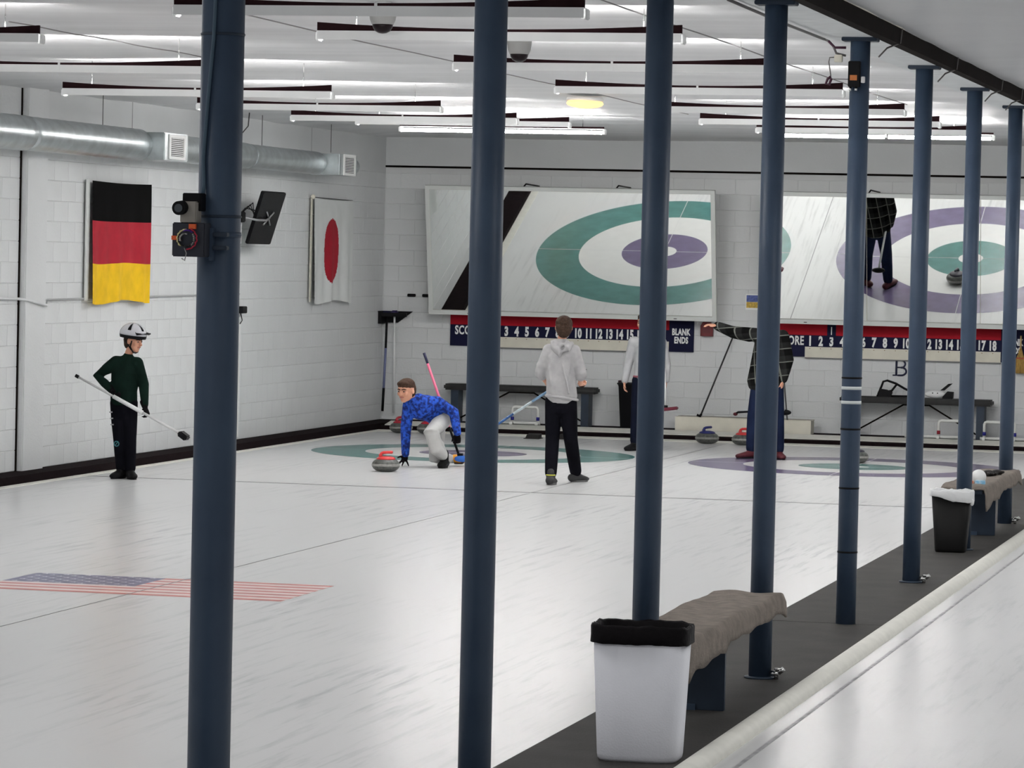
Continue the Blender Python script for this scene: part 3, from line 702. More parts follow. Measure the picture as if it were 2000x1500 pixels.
# long planter-like box
t = thing('storage_trough', 'long cream wooden box on the back platform between the benches', 'box', (2.16, 5.47, PL))
b = MB(); b.box((-.865, -.13, 0), (.865, -.11, .17)); b.box((-.865, .11, 0), (.865, .13, .17)); b.box((-.865, -.11, 0), (-.845, .11, .17)); b.box((.845, -.11, 0), (.865, .11, .17)); b.box((-.845, -.11, 0), (.845, .11, .02))
b.build('body', CREAM, t)
MB().box((-.87, .105, .165), (.87, .135, .178)).build('rim', mat('grey wood rim', (.35, .34, .31), .7), t)
t = thing('leaning_pole', 'black pole with a hooked foot leaning in the trough against the wall', 'pole', (1.60, 5.50, .285))
MB().tube([(.0, -.03, 0), (.36, .27, 1.06)], .011, 0, 8).build('shaft', mat('dark grey pole', (.03, .03, .032), .4), t)
MB().tube([(.01, -.03, .01), (-.02, -.03, -.015), (-.05, -.03, .0)], .016, 0, 8).build('hook', BLACK, t)
MB().tube([(0, -.03, 0), (-.05, -.02, -.16)], .010, 0, 8).build('lower_shaft', BLACK, t)
t = thing('leaning_pole', 'grey pole standing in the right end of the trough beside the plaid jacket', 'pole', (2.72, 5.47, .11))
MB().tube([(.0, 0, 0), (-.10, .2, .62)], .011, 0, 8).build('shaft', mat('grey pole', (.10, .10, .10), .4), t)
t = thing('tool_handle', 'short black handle sticking out of the trough left of the plaid man', 'handle', (2.11, 5.45, .11))
MB().tube([(-.06, 0, .205), (-.03, 0, .225), (.10, 0, .235), (.14, 0, .16), (.14, 0, .0)], .014, 0, 8).build('grip', BLACK, t)
MB().ball((-.065, 0, .20), (.03, .02, .022), n=10, m=6).build('knob', mat('maroon knob', (.12, .02, .03), .5), t)
t = thing('tall_bin', 'tall black bin on the platform behind the grey-sweater boy', 'bin', (.73, 5.5, PL))
b = MB(); b.prism([(-.15, -.12, 0), (.12, -.12, 0), (.14, -.12, .55), (-.185, -.12, .55)], (0, .24, 0)); b.build('body', mat('matte black', (.005, .005, .006), .8, spec=.08), t)
MB().box((-.20, -.14, .55), (.155, .14, .575), bev=.006).build('rim', BLACK, t)
MB().box((-.205, -.05, .53), (-.17, .05, .60), bev=.004).build('handle', mat('maroon black', (.03, .008, .012), .5), t)
# things on the right bench
t = thing('delivery_stabiliser', 'black triangular delivery aid standing on the right bench', 'curling aid', (4.04, 5.50, PL+.495))
b = MB()
for p in ([(-.20, .03), (-.16, .13), (-.14, .19), (-.09, .205), (.02, .17), (.13, .11), (.26, .05)], [(-.20, .02), (-.17, .11)], [(-.11, .06), (-.03, .08), (.03, .16)]):
    b.tube([(q[0], 0, q[1]) for q in p], .014, 0, 8)
b.tube([(-.22, 0, .012), (.10, 0, .014), (.27, 0, .018)], .012, 0, 8)
b.build('frame', BLACK, t)
MB().prism([(-.20, -.03, .0), (-.04, -.03, .0), (-.02, -.03, .06), (-.09, -.03, .09), (-.17, -.03, .10)], (0, .06, 0)).build('foot_block', BLACK, t)
t = thing('bench_shoe', 'white and black curling shoe lying on the right bench', 'shoe', (4.62, 5.48, PL+.497))
MB().ball((-.06, 0, .05), (.13, .05, .05), n=20, m=10).build('upper', WHITE, t)
MB().prism([(.03, -.045, .0), (.16, -.045, .0), (.165, -.045, .085), (.09, -.045, .09), (.03, -.045, .02)], (0, .09, 0)).build('heel', BLACK, t)
MB().prism([(.0, -.03, .10), (.05, -.03, .10), (.15, -.03, .19), (.10, -.03, .185)], (0, .06, 0)).build('tongue', BLACK, t)
for x in (-.09, -.03): MB().ball((x, -.045, .065), .008, n=8, m=6).build('eyelet', BLACK, t)

# ---------------------------------------------------------------- curling stones and hacks
GRAN = mat('grey granite', (.10, .105, .098), .35, var=.45, scale=38, coat=.12); BAND = mat('polished striking band', (.30, .30, .28), .4, var=.2, scale=40)
RH = mat('red stone handle', (.62, .05, .05), .35); BH = mat('blue stone handle', (.03, .035, .16), .35)
def stone(loc, rz, hm, label):
    t = thing('curling_stone', label, 'curling stone', loc, rz, 'curling stones on the ice')
    MB().lathe([(.062, 0.001), (.075, .004), (.105, .012), (.130, .030), (.1425, .052), (.1455, .068), (.1425, .084), (.131, .104), (.112, .120), (.085, .131), (.03, .133)], n=48).build('granite_body', GRAN, t)
    MB().lathe([(.1440, .056), (.1465, .062), (.1465, .074), (.1440, .080)], n=48).build('striking_band', BAND, t)
    MB().lathe([(.100, .124), (.098, .136), (.080, .148), (.05, .156), (.02, .158)], n=32).build('cover_plate', hm, t)
    MB().tube([(-.050, 0, .145), (-.056, 0, .168), (-.046, 0, .186), (-.025, 0, .194), (.02, 0, .198), (.062, 0, .199), (.070, 0, .197)], [.026, .019, .016, .0155, .015, .015, .010], 0, 12).build('handle', hm, t)
    return t
stone((.058, -3.95, 0), .15, RH, 'red-handled curling stone just in front of the crouching boy')
stone((-1.93, 4.02, 0), .3, mat('dark red handle', (.38, .02, .035), .35), 'dark red handled curling stone near the corner, left of the two')
stone((-1.57, 4.0, 0), 1.0, MATS['dark red handle'], 'dark red handled curling stone near the corner, right of the two')
stone((1.955, 4.0, 0), .9, BH, 'blue-handled curling stone at the end of the ice')
stone((2.42, 3.93, 0), -.5, RH, 'red-handled curling stone at the end of the ice beside the plaid man')
stone((4.24, .82, 0), 1.8, mat('dark grey handle', (.05, .05, .07), .4), 'curling stone half hidden behind the taped pillar on the purple target')
hk = None
for x, y, lab in ((-.17, 3.75, 'black rubber foot hack, left one at the end of the green sheet'), (.20, 3.9, 'black rubber foot hack, right one, seen between the hooded boy\'s legs')):
    if hk is None:
        hk = thing('foot_hack', lab, 'hack', (x, y, 0), group='foot hacks at the end of the ice')
        MB().prism([(-.08, -.11, 0), (-.08, .11, 0), (-.08, .11, .06), (-.08, -.02, .045)], (.16, 0, 0)).build('wedge', mat('black rubber', (.02, .018, .018), .8), hk)
        MB().box((-.095, -.13, 0), (.095, .12, .008)).build('base_plate', MATS['black rubber'], hk)
    else: dup(hk, (x, y, 0), lab)

# ---------------------------------------------------------------- foreground: bin, benches, items
def tub(t, w0, d0, w1, d1, h, m, nm='body', z0=0, n=40, e=5.0, wall=.004):
    def ring(w_, d_, z):
        out = []
        for k in range(n):
            a = 2*pi*(k+.5)/n; c, s = cos(a), sin(a); r = (abs(c)**e+abs(s)**e)**(-1/e); out.append((c*r*w_/2, s*r*d_/2, z))
        return out
    lv = [(w0*.93, d0*.90, z0), (w0*.985, d0*.97, z0+.012), (w0, d0, z0+.03), (w1, d1, z0+h), (w1-2*wall, d1-2*wall, z0+h), (w0-2*wall, d0-2*wall, z0+.035)]
    vs = []; fs = []
    for l in lv: vs += ring(*l)
    for i in range(len(lv)-1):
        for k in range(n): fs.append((i*n+k, i*n+(k+1) % n, (i+1)*n+(k+1) % n, (i+1)*n+k))
    fs.append(tuple(reversed(range(n)))); fs.append(tuple((len(lv)-1)*n+k for k in range(n)))
    b = MB(); b.add(vs, fs, 0, True); o = b.build(nm, m, t); return ring
def liner(t, w_, d_, z, drop, m, amp, seed, n=96, droopf=None):
    rnd = random.Random(seed); vs = []; fs = []; e = 5.0
    ph = [rnd.uniform(0, 6.28) for _ in range(8)]
    def rr(k, off, zz, wob):
        a = 2*pi*(k+.5)/n; c, s = cos(a), sin(a); r = (abs(c)**e+abs(s)**e)**(-1/e)
        wv = sum(sin(a*f+ph[i])*q for i, (f, q) in enumerate(((5, .5), (11, .35), (19, .3), (31, .2))))
        return V((c*(r*w_/2+off+wob*wv*.3), s*(r*d_/2+off+wob*wv*.3), zz+wob*wv))
    rows = [(-.060, z-.52 if z > .5 else z-.40, .0), (-.026, z-.10, .002), (-.016, z-.03, .002), (-.008, z+.008, amp*.8), (.006, z+.016, amp), (.012, z+.004, amp*.6), (.011, z-drop*.5, .002), (.013, z-drop, amp*.5), (.010, z-drop-.003, amp*.5)]
    for ri, (off, zz, wob) in enumerate(rows):
        for k in range(n):
            q = rr(k, off, zz, wob)
            if droopf and ri >= 6: q.z -= droopf(2*pi*(k+.5)/n)*(1 if ri >= 7 else .5)
            vs.append(q)
    for i in range(len(rows)-1):
        for k in range(n): fs.append((i*n+k, i*n+(k+1) % n, (i+1)*n+(k+1) % n, (i+1)*n+k))
    fs.append(tuple(range(n)))
    MB().add(vs, fs, 0, True).build('bin_liner', m, t)
t = thing('white_bin', 'tall white plastic bin with black liner at the near bench end', 'bin', (6.872, -24.47, .006), .02)
tub(t, .372, .26, .428, .29, .60, mat('white bin plastic', (.80, .81, .87), .45, var=.03, bump=.15, bscale=120))
liner(t, .428, .29, .598, .066, mat('black bin bag', (.006, .005, .006), .55, spec=.08, bump=.6, bscale=25), .005, 3)
t = thing('black_bin', 'black plastic bin with white liner beside the far bench', 'bin', (6.772, -11.66, .006), .0)
tub(t, .245, .20, .315, .235, .475, mat('black bin plastic', (.006, .006, .006), .5, spec=.15))
liner(t, .318, .235, .472, .03, mat('white bin bag', (.72, .73, .74), .4, bump=.5, bscale=25), .007, 9, droopf=lambda a: .045*max(0, cos(a+.5))+.012*max(0, sin(3*a)))
MB().ball((.165, -.08, .40), (.018, .012, .03), n=10, m=6).build('liner_knot', MATS['white bin bag'], t)
BC = mat('grey taupe bench carpet', (.215, .185, .16), .95, var=.25, scale=14, bump=.8, bscale=70)
def rink_bench(y0, y1, label, seed):
    L_ = y1-y0; t = thing('carpet_bench', label, 'bench', (6.79, (y0+y1)/2, .006), group='carpet covered benches between the pillars')
    h = L_/2
    MB().box((-.155, -h+.02, .425), (.155, h-.02, .458)).build('seat_board', mat('dark blue board', (.03, .045, .07), .5), t)
    for yy in (-h+.16, h-1.45):
        MB().box((-.145, yy-.02, 0), (.125 if yy > -h+.3 else -.03, yy+.02, .425), bev=.003).build('leg', BLUED, t)
        MB().box((-.08, yy-.035, 0), (-.02, yy-.02, .03)).build('foot_bracket', BLUE, t)
    MB().box((-.13, h-.30, .375), (.15, h-.02, .425)).build('end_bracket', BLUED, t)
    # draped carpet: profile across X, ragged lower edge
    rnd = random.Random(seed); nx = 18; ny = 60; vs = []; fs = []
    for j in range(ny+1):
        y = -h+L_*j/ny
        wav = noise.noise(V((j*.08, seed, 0)))*.02; ragR = .085+.03*noise.noise(V((j*.16, seed*3, 1)))+.07*max(0, 1-j/26)+.03*max(0, 1-abs(j-20)/3); ragL = .05+.02*noise.noise(V((j*.1, seed, 5)))
        endd = min(j, ny-j)/4; ed = min(1, endd)
        for i in range(nx+1):
            u = i/nx; hw = .185+wav*.3
            if u < .2: q = u/.2; x = -hw-.006*(1-q); z = .462-ragL*(1-q)
            elif u > .8: q = (u-.8)/.2; x = hw+.008*q; z = .462-ragR*q
            else:
                q = (u-.2)/.6; x = -hw+2*hw*q; z = .478+.006*sin(q*9+j*.2)
            z -= .02*(1-ed)**2
            vs.append((x, y, z+.004*noise.noise(V((x*8, y*5, seed)))))
    for j in range(ny):
        for i in range(nx): fs.append((j*(nx+1)+i, j*(nx+1)+i+1, (j+1)*(nx+1)+i+1, (j+1)*(nx+1)+i))
    o = MB().add(vs, fs, 0, True).build('carpet_cover', BC, t)
    md = o.modifiers.new('t', 'SOLIDIFY'); md.thickness = .012; md.offset = 0
    return t
rink_bench(-23.92, -21.10, 'carpet-draped bench beside the white bin in the foreground', 2)
rink_bench(-11.10, -8.28, 'carpet-draped bench behind the black bin, farther along the walkway', 5)
t = thing('sun_hat', 'white round hat resting on the far bench', 'hat', (6.845, -10.45, .487))
MB().ball((0, 0, .045), (.062, .085, .062), n=24, m=12).build('crown', WHITE, t); MB().box((-.03, -.13, .0), (.05, -.06, .008), bev=.003).build('peak', WHITE, t)
tag(MB().box((-.02, -.03, 0), (.035, .03, .03), bev=.004).build('snack_packet', mat('orange red wrapper', (.75, .13, .03), .4, col2=(.85, .75, .6), scale=30), None, (6.80, -10.72, .487)), 'orange and white snack packet on the far bench beside the seventh pillar', 'packet')
tag(MB().box((-.05, -.03, 0), (.03, .03, .035), bev=.004).build('snack_packet', mat('light blue wrapper', (.12, .45, .72), .4, col2=(.6, .75, .85), scale=30), None, (6.90, -10.74, .487)), 'light blue packet on the far bench below the white hat', 'packet')
t = thing('glove_pair', 'crumpled black gloves on the far end of the far bench', 'gloves', (6.85, -9.45, .488))
for i, (x, y, r) in enumerate(((-.03, 0, .4), (.03, .10, -.3))):
    b = MB(); R3 = Matrix.Rotation(r, 3, 'Z'); b.ball((x, y, .025), (.045, .075, .025), R=R3, n=16, m=8)
    for k in range(4): b.ball(V((x, y, .022))+R3 @ V((-.03+.02*k, -.09, 0)), (.011, .045, .014), R=R3, n=8, m=6)
    b.ball(V((x, y, .03))+R3 @ V((.05, 0, 0)), (.012, .035, .012), R=R3, n=8, m=6)
    b.build('glove', mat('black glove fabric', (.012, .010, .010), .8), t)

# ---------------------------------------------------------------- people
SKIN = mat('skin', (.60, .30, .20), .55, var=.06, scale=12)
def remesh(b, voxel, smooth_it, m, name, parent, fac=.5):
    me = b.mesh(name+'_src', m); o = bpy.data.objects.new(name+'_src', me); C.objects.link(o)
    r = o.modifiers.new('r', 'REMESH'); r.mode = 'VOXEL'; r.voxel_size = voxel; r.use_smooth_shade = True
    sm = o.modifiers.new('s', 'SMOOTH'); sm.factor = fac; sm.iterations = smooth_it
    dg = bpy.context.evaluated_depsgraph_get(); me2 = bpy.data.meshes.new_from_object(o.evaluated_get(dg)); me2.name = name
    bpy.data.objects.remove(o); bpy.data.meshes.remove(me)
    me2.polygons.foreach_set('use_smooth', [True]*len(me2.polygons))
    if not me2.materials: me2.materials.append(m)
    return link(name, me2, parent)
def loft(b, pts, rad, side=(1, 0, 0), n=18, cap=True):
    """closed tube with elliptical sections; rad: list of r or (a along side, b across); rounded ends"""
    pts = [V(p) for p in pts]; rad = [(r, r) if not isinstance(r, tuple) else r for r in rad]; side = V(side)
    P = []; R = []
    def cap_rings(p, d, r, out):
        for k in ((.0, 1.0), (.5, .87), (.87, .5)) if out else ((.87, .5), (.5, .87), (.0, 1.0)):
            P.append(p+d*min(r)*k[0]); R.append((r[0]*k[1], r[1]*k[1]))
    d0 = (pts[0]-pts[1]).normalized(); d1 = (pts[-1]-pts[-2]).normalized()
    cap_rings(pts[0], d0, rad[0], False)
    for p, r in list(zip(pts, rad))[1:-1]: P.append(p); R.append(r)
    cap_rings(pts[-1], d1, rad[-1], True)
    vs = []; fs = []; K = len(P)
    for i, p in enumerate(P):
        t = (P[min(K-1, i+1)]-P[max(0, i-1)]).normalized(); u = side-t*side.dot(t)
        if u.length < 1e-3: u = t.orthogonal()
        u.normalize(); w_ = t.cross(u)
        for k in range(n): a = 2*pi*k/n; vs.append(p+u*cos(a)*R[i][0]+w_*sin(a)*R[i][1])
    for i in range(K-1):
        for k in range(n): fs.append((i*n+k, i*n+(k+1) % n, (i+1)*n+(k+1) % n, (i+1)*n+k))
    fs.append(tuple(reversed(range(n)))); fs.append(tuple((K-1)*n+k for k in range(n)))
    b.add(vs, fs, 0, True)
def lerp(a, b_, t): return V(a)*(1-t)+V(b_)*t
def head_shape(b, hc, hr, face, up=V((0, 0, 1)), ear=True):
    """head of radius hr (half the head height) facing 'face'"""
    face = V(face).normalized(); up = (V(up)-face*V(up).dot(face)).normalized(); rt = face.cross(up)
    R = Matrix((rt, face, up)).transposed(); s = hr
    def P(x, y, z): return V(hc)+R @ V((x*s, y*s, z*s))
    b.ball(P(0, -.08, .22), (.68*s, .82*s, .76*s), R=R, n=24, m=14)
    b.ball(P(0, .10, -.28), (.56*s, .60*s, .62*s), R=R, n=20, m=12)
    b.ball(P(0, .38, -.72), (.30*s, .26*s, .24*s), R=R, n=14, m=8)
    b.ball(P(0, .52, .18), (.50*s, .20*s, .20*s), R=R, n=14, m=8)
    loft(b, [P(0, .70, .08), P(0, .84, -.14), P(0, .88, -.24)], [.07*s, .10*s, .12*s], side=rt)
    b.ball(P(0, .66, -.46), (.22*s, .12*s, .07*s), R=R, n=12, m=6)
    for q in (-1, 1):
        b.ball(P(q*.34, .52, -.18), (.2*s, .16*s, .2*s), R=R, n=12, m=8)
        if ear: b.ball(P(q*.70, -.05, -.05), (.09*s, .16*s, .24*s), R=R, n=12, m=8)
    return R, P
def face_parts(P, R, s, root, hairm, lipm):
    ew = mat('eye white', (.35, .30, .28), .4); ei = mat('dark iris', (.03, .02, .015), .2)
    for q in (-1, 1):
        e = MB(); e.ball(P(q*.27, .66, .03), (.095*s, .07*s, .045*s), R=R, n=12, m=8); eo = e.build('eye', ew, root)
        MB().ball(P(q*.26, .72, .03), (.075*s, .035*s, .052*s), R=R, n=10, m=6).build('iris', ei, eo)
        e = MB(); loft(e, [P(q*.10, .75, .20), P(q*.27, .72, .24), P(q*.44, .60, .20)], [.045*s, .05*s, .03*s], n=8); e.build('eyebrow', hairm, root)
    e = MB(); loft(e, [P(-.2, .70, -.46), P(0, .77, -.45), P(.2, .70, -.46)], [.035*s, .055*s, .035*s], n=8); e.build('lips', lipm, root)
def hand(b, wr, d, pn, th, s=1.0, curl=(.5, .7, .5), spread=.06):
    """wr wrist, d pointing direction, pn palm-facing normal, th side of the thumb; s scale (1 = 18 cm adult hand)"""
    d = V(d).normalized(); pn = V(pn); pn = (pn-d*pn.dot(d)).normalized(); sd = d.cross(pn).normalized()
    if sd.dot(V(th)) < 0: sd = -sd
    wr = V(wr); L = .085*s
    loft(b, [wr-d*.02*s, wr+d*.02*s, wr+d*L*.6, wr+d*L], [(.026*s, .020*s), (.032*s, .017*s), (.040*s, .015*s), (.038*s, .012*s)], side=sd)
    lens = (.070, .078, .073, .057)
    for k in range(4):
        off = (.030-.020*k)*s; p = wr+d*L*.95+sd*off; a = 0; dd = (d+sd*(1.5-k)*spread).normalized(); pts = [p-dd*.012*s]; ln = lens[k]*s
        pts.append(p)
        for j, (c, f) in enumerate(zip(curl, (.45, .32, .25))):
            a += c; q = dd*cos(a)+pn*sin(a); p = p+q*ln*f; pts.append(p)
        loft(b, pts, [.0095*s, .0095*s, .009*s, .008*s, .0068*s], side=sd, n=10)
    p = wr+d*.022*s+sd*.026*s; q = (d*.75+sd*.75+pn*.25).normalized(); q2 = (d*.95+sd*.15+pn*.55*(1 if curl[0] > .3 else .3)).normalized()
    loft(b, [p-q*.015*s, p+q*.03*s, p+q*.03*s+q2*.026*s, p+q*.03*s+q2*.048*s], [.013*s, .012*s, .0105*s, .008*s], side=sd, n=10)
def shoe(root, an, toe, m, sole, L=.24, nm='shoe', z0=0.0, w=.042, up=.07):
    toe = V(toe).normalized(); rt = toe.cross(V((0, 0, 1))).normalized(); an = V(an)
    h = V((an.x, an.y, z0)); heel = h-toe*L*.27
    b = MB(); loft(b, [heel+V((0, 0, .045)), h+V((0, 0, .052)), h+toe*L*.25+V((0, 0, .042)), h+toe*L*.5+V((0, 0, .032)), h+toe*L*.66+V((0, 0, .028))], [(w*.85, .042), (w*.95, .05), (w, .038), (w*1.05, .030), (w*.8, .024)], side=rt)
    loft(b, [h+V((0, 0, .05)), V((an.x, an.y, max(an.z, z0+.05)+up*.6))], [(w*.95, .05), (w*.9, .045)], side=rt)
    o = remesh(b, .008, 4, m, nm, root)
    n = 14; pts = []
    for k in range(n):
        a = 2*pi*k/n; pts.append(h+toe*(L*.21+cos(a)*L*.52)+rt*sin(a)*w*1.02*(1 if cos(a) > 0 else .88)+V((0, 0, .001)))
    MB().prism(pts, (0, 0, .018)).build('sole', sole, o)
    return o
def body_core(b, J, skinny=1.0, hand_s=.8):
    """continuous figure under the clothes: neck, trunk, arms, legs"""
    k = skinny
    loft(b, [J['hipc'], J['waist'], J['chest'], lerp(J['chest'], J['neck'], .6)], [(.115*k, .085*k), (.10*k, .08*k), (.13*k, .09*k), (.10*k, .07*k)], side=J.get('side', (1, 0, 0)))
    loft(b, [lerp(J['chest'], J['neck'], .5), J['neck'], lerp(J['neck'], J['head'], .5)], [.05*k, .045*k, .045*k])
    for s in 'RL':
        loft(b, [J['sh'+s], J['el'+s], lerp(J['el'+s], J['ha'+s], .35), J['ha'+s]], [.040*k, .032*k, .033*k, .023*k])
        loft(b, [J['hp'+s], lerp(J['hp'+s], J['kn'+s], .5), J['kn'+s], lerp(J['kn'+s], J['an'+s], .35), J['an'+s]], [.075*k, .062*k, .046*k, .048*k, .032*k])
        loft(b, [lerp(J['chest'], J['neck'], .5), J['sh'+s]], [.05*k, .045*k])
def unpack(d): return {k: V(v) for k, v in d.items()}
def sleeve(b, J, s, r0, r1, r2, frac=1.0, fold=0):
    a, e, h = J['sh'+s], J['el'+s], J['ha'+s]
    pts = [a, lerp(a, e, .5), e, lerp(e, h, .5*frac), lerp(e, h, frac)]; rs = [r0, (r0+r1)/2, r1, (r1+r2)/2, r2]
    loft(b, pts, rs)
    if fold:
        for k in range(fold):
            t = (k+.5)/fold; p = lerp(a, e, .45+.55*t) if t < .6 else lerp(e, h, (t-.6)*1.6*frac); b.ball(p, r1*1.10+.004*(k % 2), n=12, m=8)
def trouser(b, J, s, r0, r1, r2, end=.97):
    p, k, a = J['hp'+s], J['kn'+s], J['an'+s]
    loft(b, [p+V((0, 0, .03)), lerp(p, k, .5), k, lerp(k, a, .5), lerp(k, a, end)], [r0, (r0*1.05+r1)/2, r1, (r1+r2)/2*1.02, r2])

# --- boy with the helmet
p = thing('person', 'boy in bike helmet, dark green top and black trousers, standing with one elbow out', 'person', (-1.83, -6.6, 0))
J = unpack({"head":[0.052,0.0,1.335],"neck":[-0.005,0.0,1.19],"chest":[-0.016,0.0,1.055],"waist":[-0.036,0.0,0.86],"hipc":[-0.033,0.0,0.74],"shR":[-0.125,0.01,1.13],"elR":[-0.325,0.05,0.985],"haR":[-0.115,-0.11,0.85],"shL":[0.092,0.0,1.125],"elL":[0.168,-0.01,0.92],"haL":[0.215,-0.10,0.71],"hpR":[-0.092,0.0,0.709],"hpL":[0.022,0.0,0.713],"knR":[-0.068,-0.02,0.385],"knL":[0.045,-0.02,0.385],"anR":[-0.052,0.01,0.08],"anL":[0.045,0.0,0.08]})
b = MB(); body_core(b, J, .88); fd = V((.93, -.30, -.10)); R, P = head_shape(b, J['head'], .108, fd)
remesh(b, .0075, 3, SKIN, 'body', p)
hairb = mat('dark brown hair', (.045, .025, .016), .8, var=.4, scale=40, bump=.5); lip = mat('lips', (.42, .14, .12), .5)
face_parts(P, R, .108, p, hairb, lip)
b = MB(); b.ball(P(0, -.2, .1), (.078, .086, .085), R=R); b.ball(P(0, -.45, -.25), (.062, .05, .06), R=R); remesh(b, .008, 2, hairb, 'hair', p)
GRN = mat('very dark green jersey', (.006, .016, .012), .95, spec=.06, var=.35, scale=7, bump=.5, bscale=9)
b = MB(); loft(b, [V((-.035, 0, .735)), V((-.036, 0, .86)), V((-.018, 0, 1.03)), V((-.012, 0, 1.12))], [(.135, .105), (.132, .10), (.150, .105), (.115, .08)])
loft(b, [V((-.02, 0, 1.12)), V((0, 0, 1.185))], [(.08, .065), (.052, .05)])
for s in 'RL': sleeve(b, J, s, .062, .052, .036, .92); loft(b, [J['chest']+V((0, 0, .06)), J['sh'+s]], [.07, .062])
remesh(b, .009, 5, GRN, 'jersey', p)
BLK = mat('black trousers cloth', (.005, .005, .008), .95, spec=.06, var=.3, bump=.4, bscale=10)
b = MB(); loft(b, [V((-.035, 0, .64)), V((-.034, 0, .74))], [(.128, .10), (.130, .10)])
for s in 'RL': trouser(b, J, s, .082, .060, .052, .93)
remesh(b, .009, 5, BLK, 'trousers', p)
GLV = mat('black glove knit', (.006, .005, .006), .9, spec=.06)
for s, dd, pn, th in (('R', (.6, -.55, -.55), (0, .5, .7), (0, -1, .3)), ('L', (.45, -.3, -.85), (-.8, .3, -.3), (0, -1, -.2))):
    b = MB(); hand(b, J['ha'+s], dd, pn, th, .9, (.7, .9, .6)); loft(b, [J['ha'+s]-V(dd).normalized()*.05, J['ha'+s]], [.034, .030]); remesh(b, .006, 2, GLV, 'glove', p)
SHB = mat('black shoe', (.007, .007, .008), .6, spec=.12); 
shoe(p, J['anR'], (-.25, -1, 0), SHB, BLACK, .23, z0=0, w=.046, up=.12); shoe(p, J['anL'], (.55, -.9, 0), SHB, BLACK, .24, z0=0, w=.046, up=.12)
# printed marks down the trouser leg
for z, w_ in ((.645, .028), (.585, .03), (.525, .03)):
    MB().box((-.150+(.645-z)*.12, -.094, z-.006), (-.150+(.645-z)*.12+w_, -.082, z+.006)).build('print_mark', mat('grey print', (.35, .35, .36), .6), p)
b = MB(); b.tube([(-.075+.024*cos(a), -.078, .34+.024*sin(a)) for a in [2*pi*k/16 for k in range(16)]], .005, 0, 6, closed=True); b.tube([(-.085, -.080, .325), (-.065, -.080, .355)], .004, 0, 6); b.build('print_mark', mat('teal print', (.06, .22, .24), .6), p)
# helmet: lower black shell, silver upper shell with vents, visor, straps
hm = thing('bike_helmet', 'silver and white bike helmet with black visor on the standing boy', 'helmet', (-1.83, -6.6, 0))
hc = P(0, -.12, .60); s = .108
def shell(rx, ry, rz, zlo, zhi, m, nm, cut=None, th=.006):
    vs = []; fs = []; n = 40; mm = 14; idx = {}
    for i in range(mm+1):
        a = (pi/2)*(zlo+(zhi-zlo)*i/mm)
        for k in range(n):
            ph = 2*pi*k/n; q = V((cos(ph)*cos(a)*rx, sin(ph)*cos(a)*ry, sin(a)*rz)); vs.append(hc+R @ q)
    for i in range(mm):
        for k in range(n):
            if cut and cut(2*pi*(k+.5)/n, (i+.5)/mm): continue
            fs.append((i*n+k, i*n+(k+1) % n, (i+1)*n+(k+1) % n, (i+1)*n+k))
    o = MB().add(vs, fs, 0, True).build(nm, m, hm); md = o.modifiers.new('s', 'SOLIDIFY'); md.thickness = th; md.offset = 1; return o
shell(.098, .128, .098, -.22, .98, BLACK, 'inner_shell')
vent = lambda ph, v: (v > .30 and v < .88 and (int((ph+.17)/(pi/5)) % 2 == 0) and abs(((ph+.17) % (pi/5))/(pi/5)-.5) < .33)
shell(.106, .138, .108, -.02, 1.0, mat('silver white helmet shell', (.62, .62, .66), .25, coat=.5, var=.1), 'outer_shell', vent)
shell(.1055, .137, .104, -.20, -.02, BLACK, 'lower_rim')
b = MB(); pts = [hc+R @ V((x*.10, .115+(.080*(1-x*x)), .016+.018*(1-x*x)-.010*x*x)) for x in (-1, -.6, -.2, .2, .6, 1)]+[hc+R @ V((x*.085, .085, .03)) for x in (1, .5, 0, -.5, -1)]
b.prism(pts, R @ V((0, 0, .006))); b.build('visor', BLACK, hm)
for q in (-1, 1):
    MB().tube([P(q*.74, .35, .1), P(q*.70, .22, -.45), P(q*.35, .30, -.95), P(0, .34, -1.02)], .007, 0, 6).build('strap', BLACK, hm)
    MB().tube([P(q*.74, -.45, .1), P(q*.70, .0, -.35), P(q*.55, .25, -.75)], .006, 0, 6).build('strap', BLACK, hm)
t = thing('curling_broom', 'white curling broom held slantwise by the helmeted boy', 'broom', (-2.271, -6.86, .996))
a, e = V((0, 0, 0)), V((1.10, 0.03, -.545)); 
MB().tube([a, lerp(a, e, .03)], .017, 0, 10).build('end_cap', BLACK, t)
MB().tube([lerp(a, e, .03), lerp(a, e, .37)], .011, 0, 10).build('thin_shaft', mat('grey white shaft', (.50, .50, .50), .4), t)
MB().tube([lerp(a, e, .35), lerp(a, e, .62)], .020, 0, 12).build('handle', WHITE, t)
MB().tube([lerp(a, e, .62), lerp(a, e, .97)], .013, 0, 12).build('handle', mat('pearl shaft', (.68, .68, .68), .35), t)
MB().box((-.05, -.06, -.03), (.05, .06, .025), M=Matrix.Translation(e) @ Matrix.Rotation(.6, 4, 'Y'), bev=.012).build('broom_head', BLACK, t)

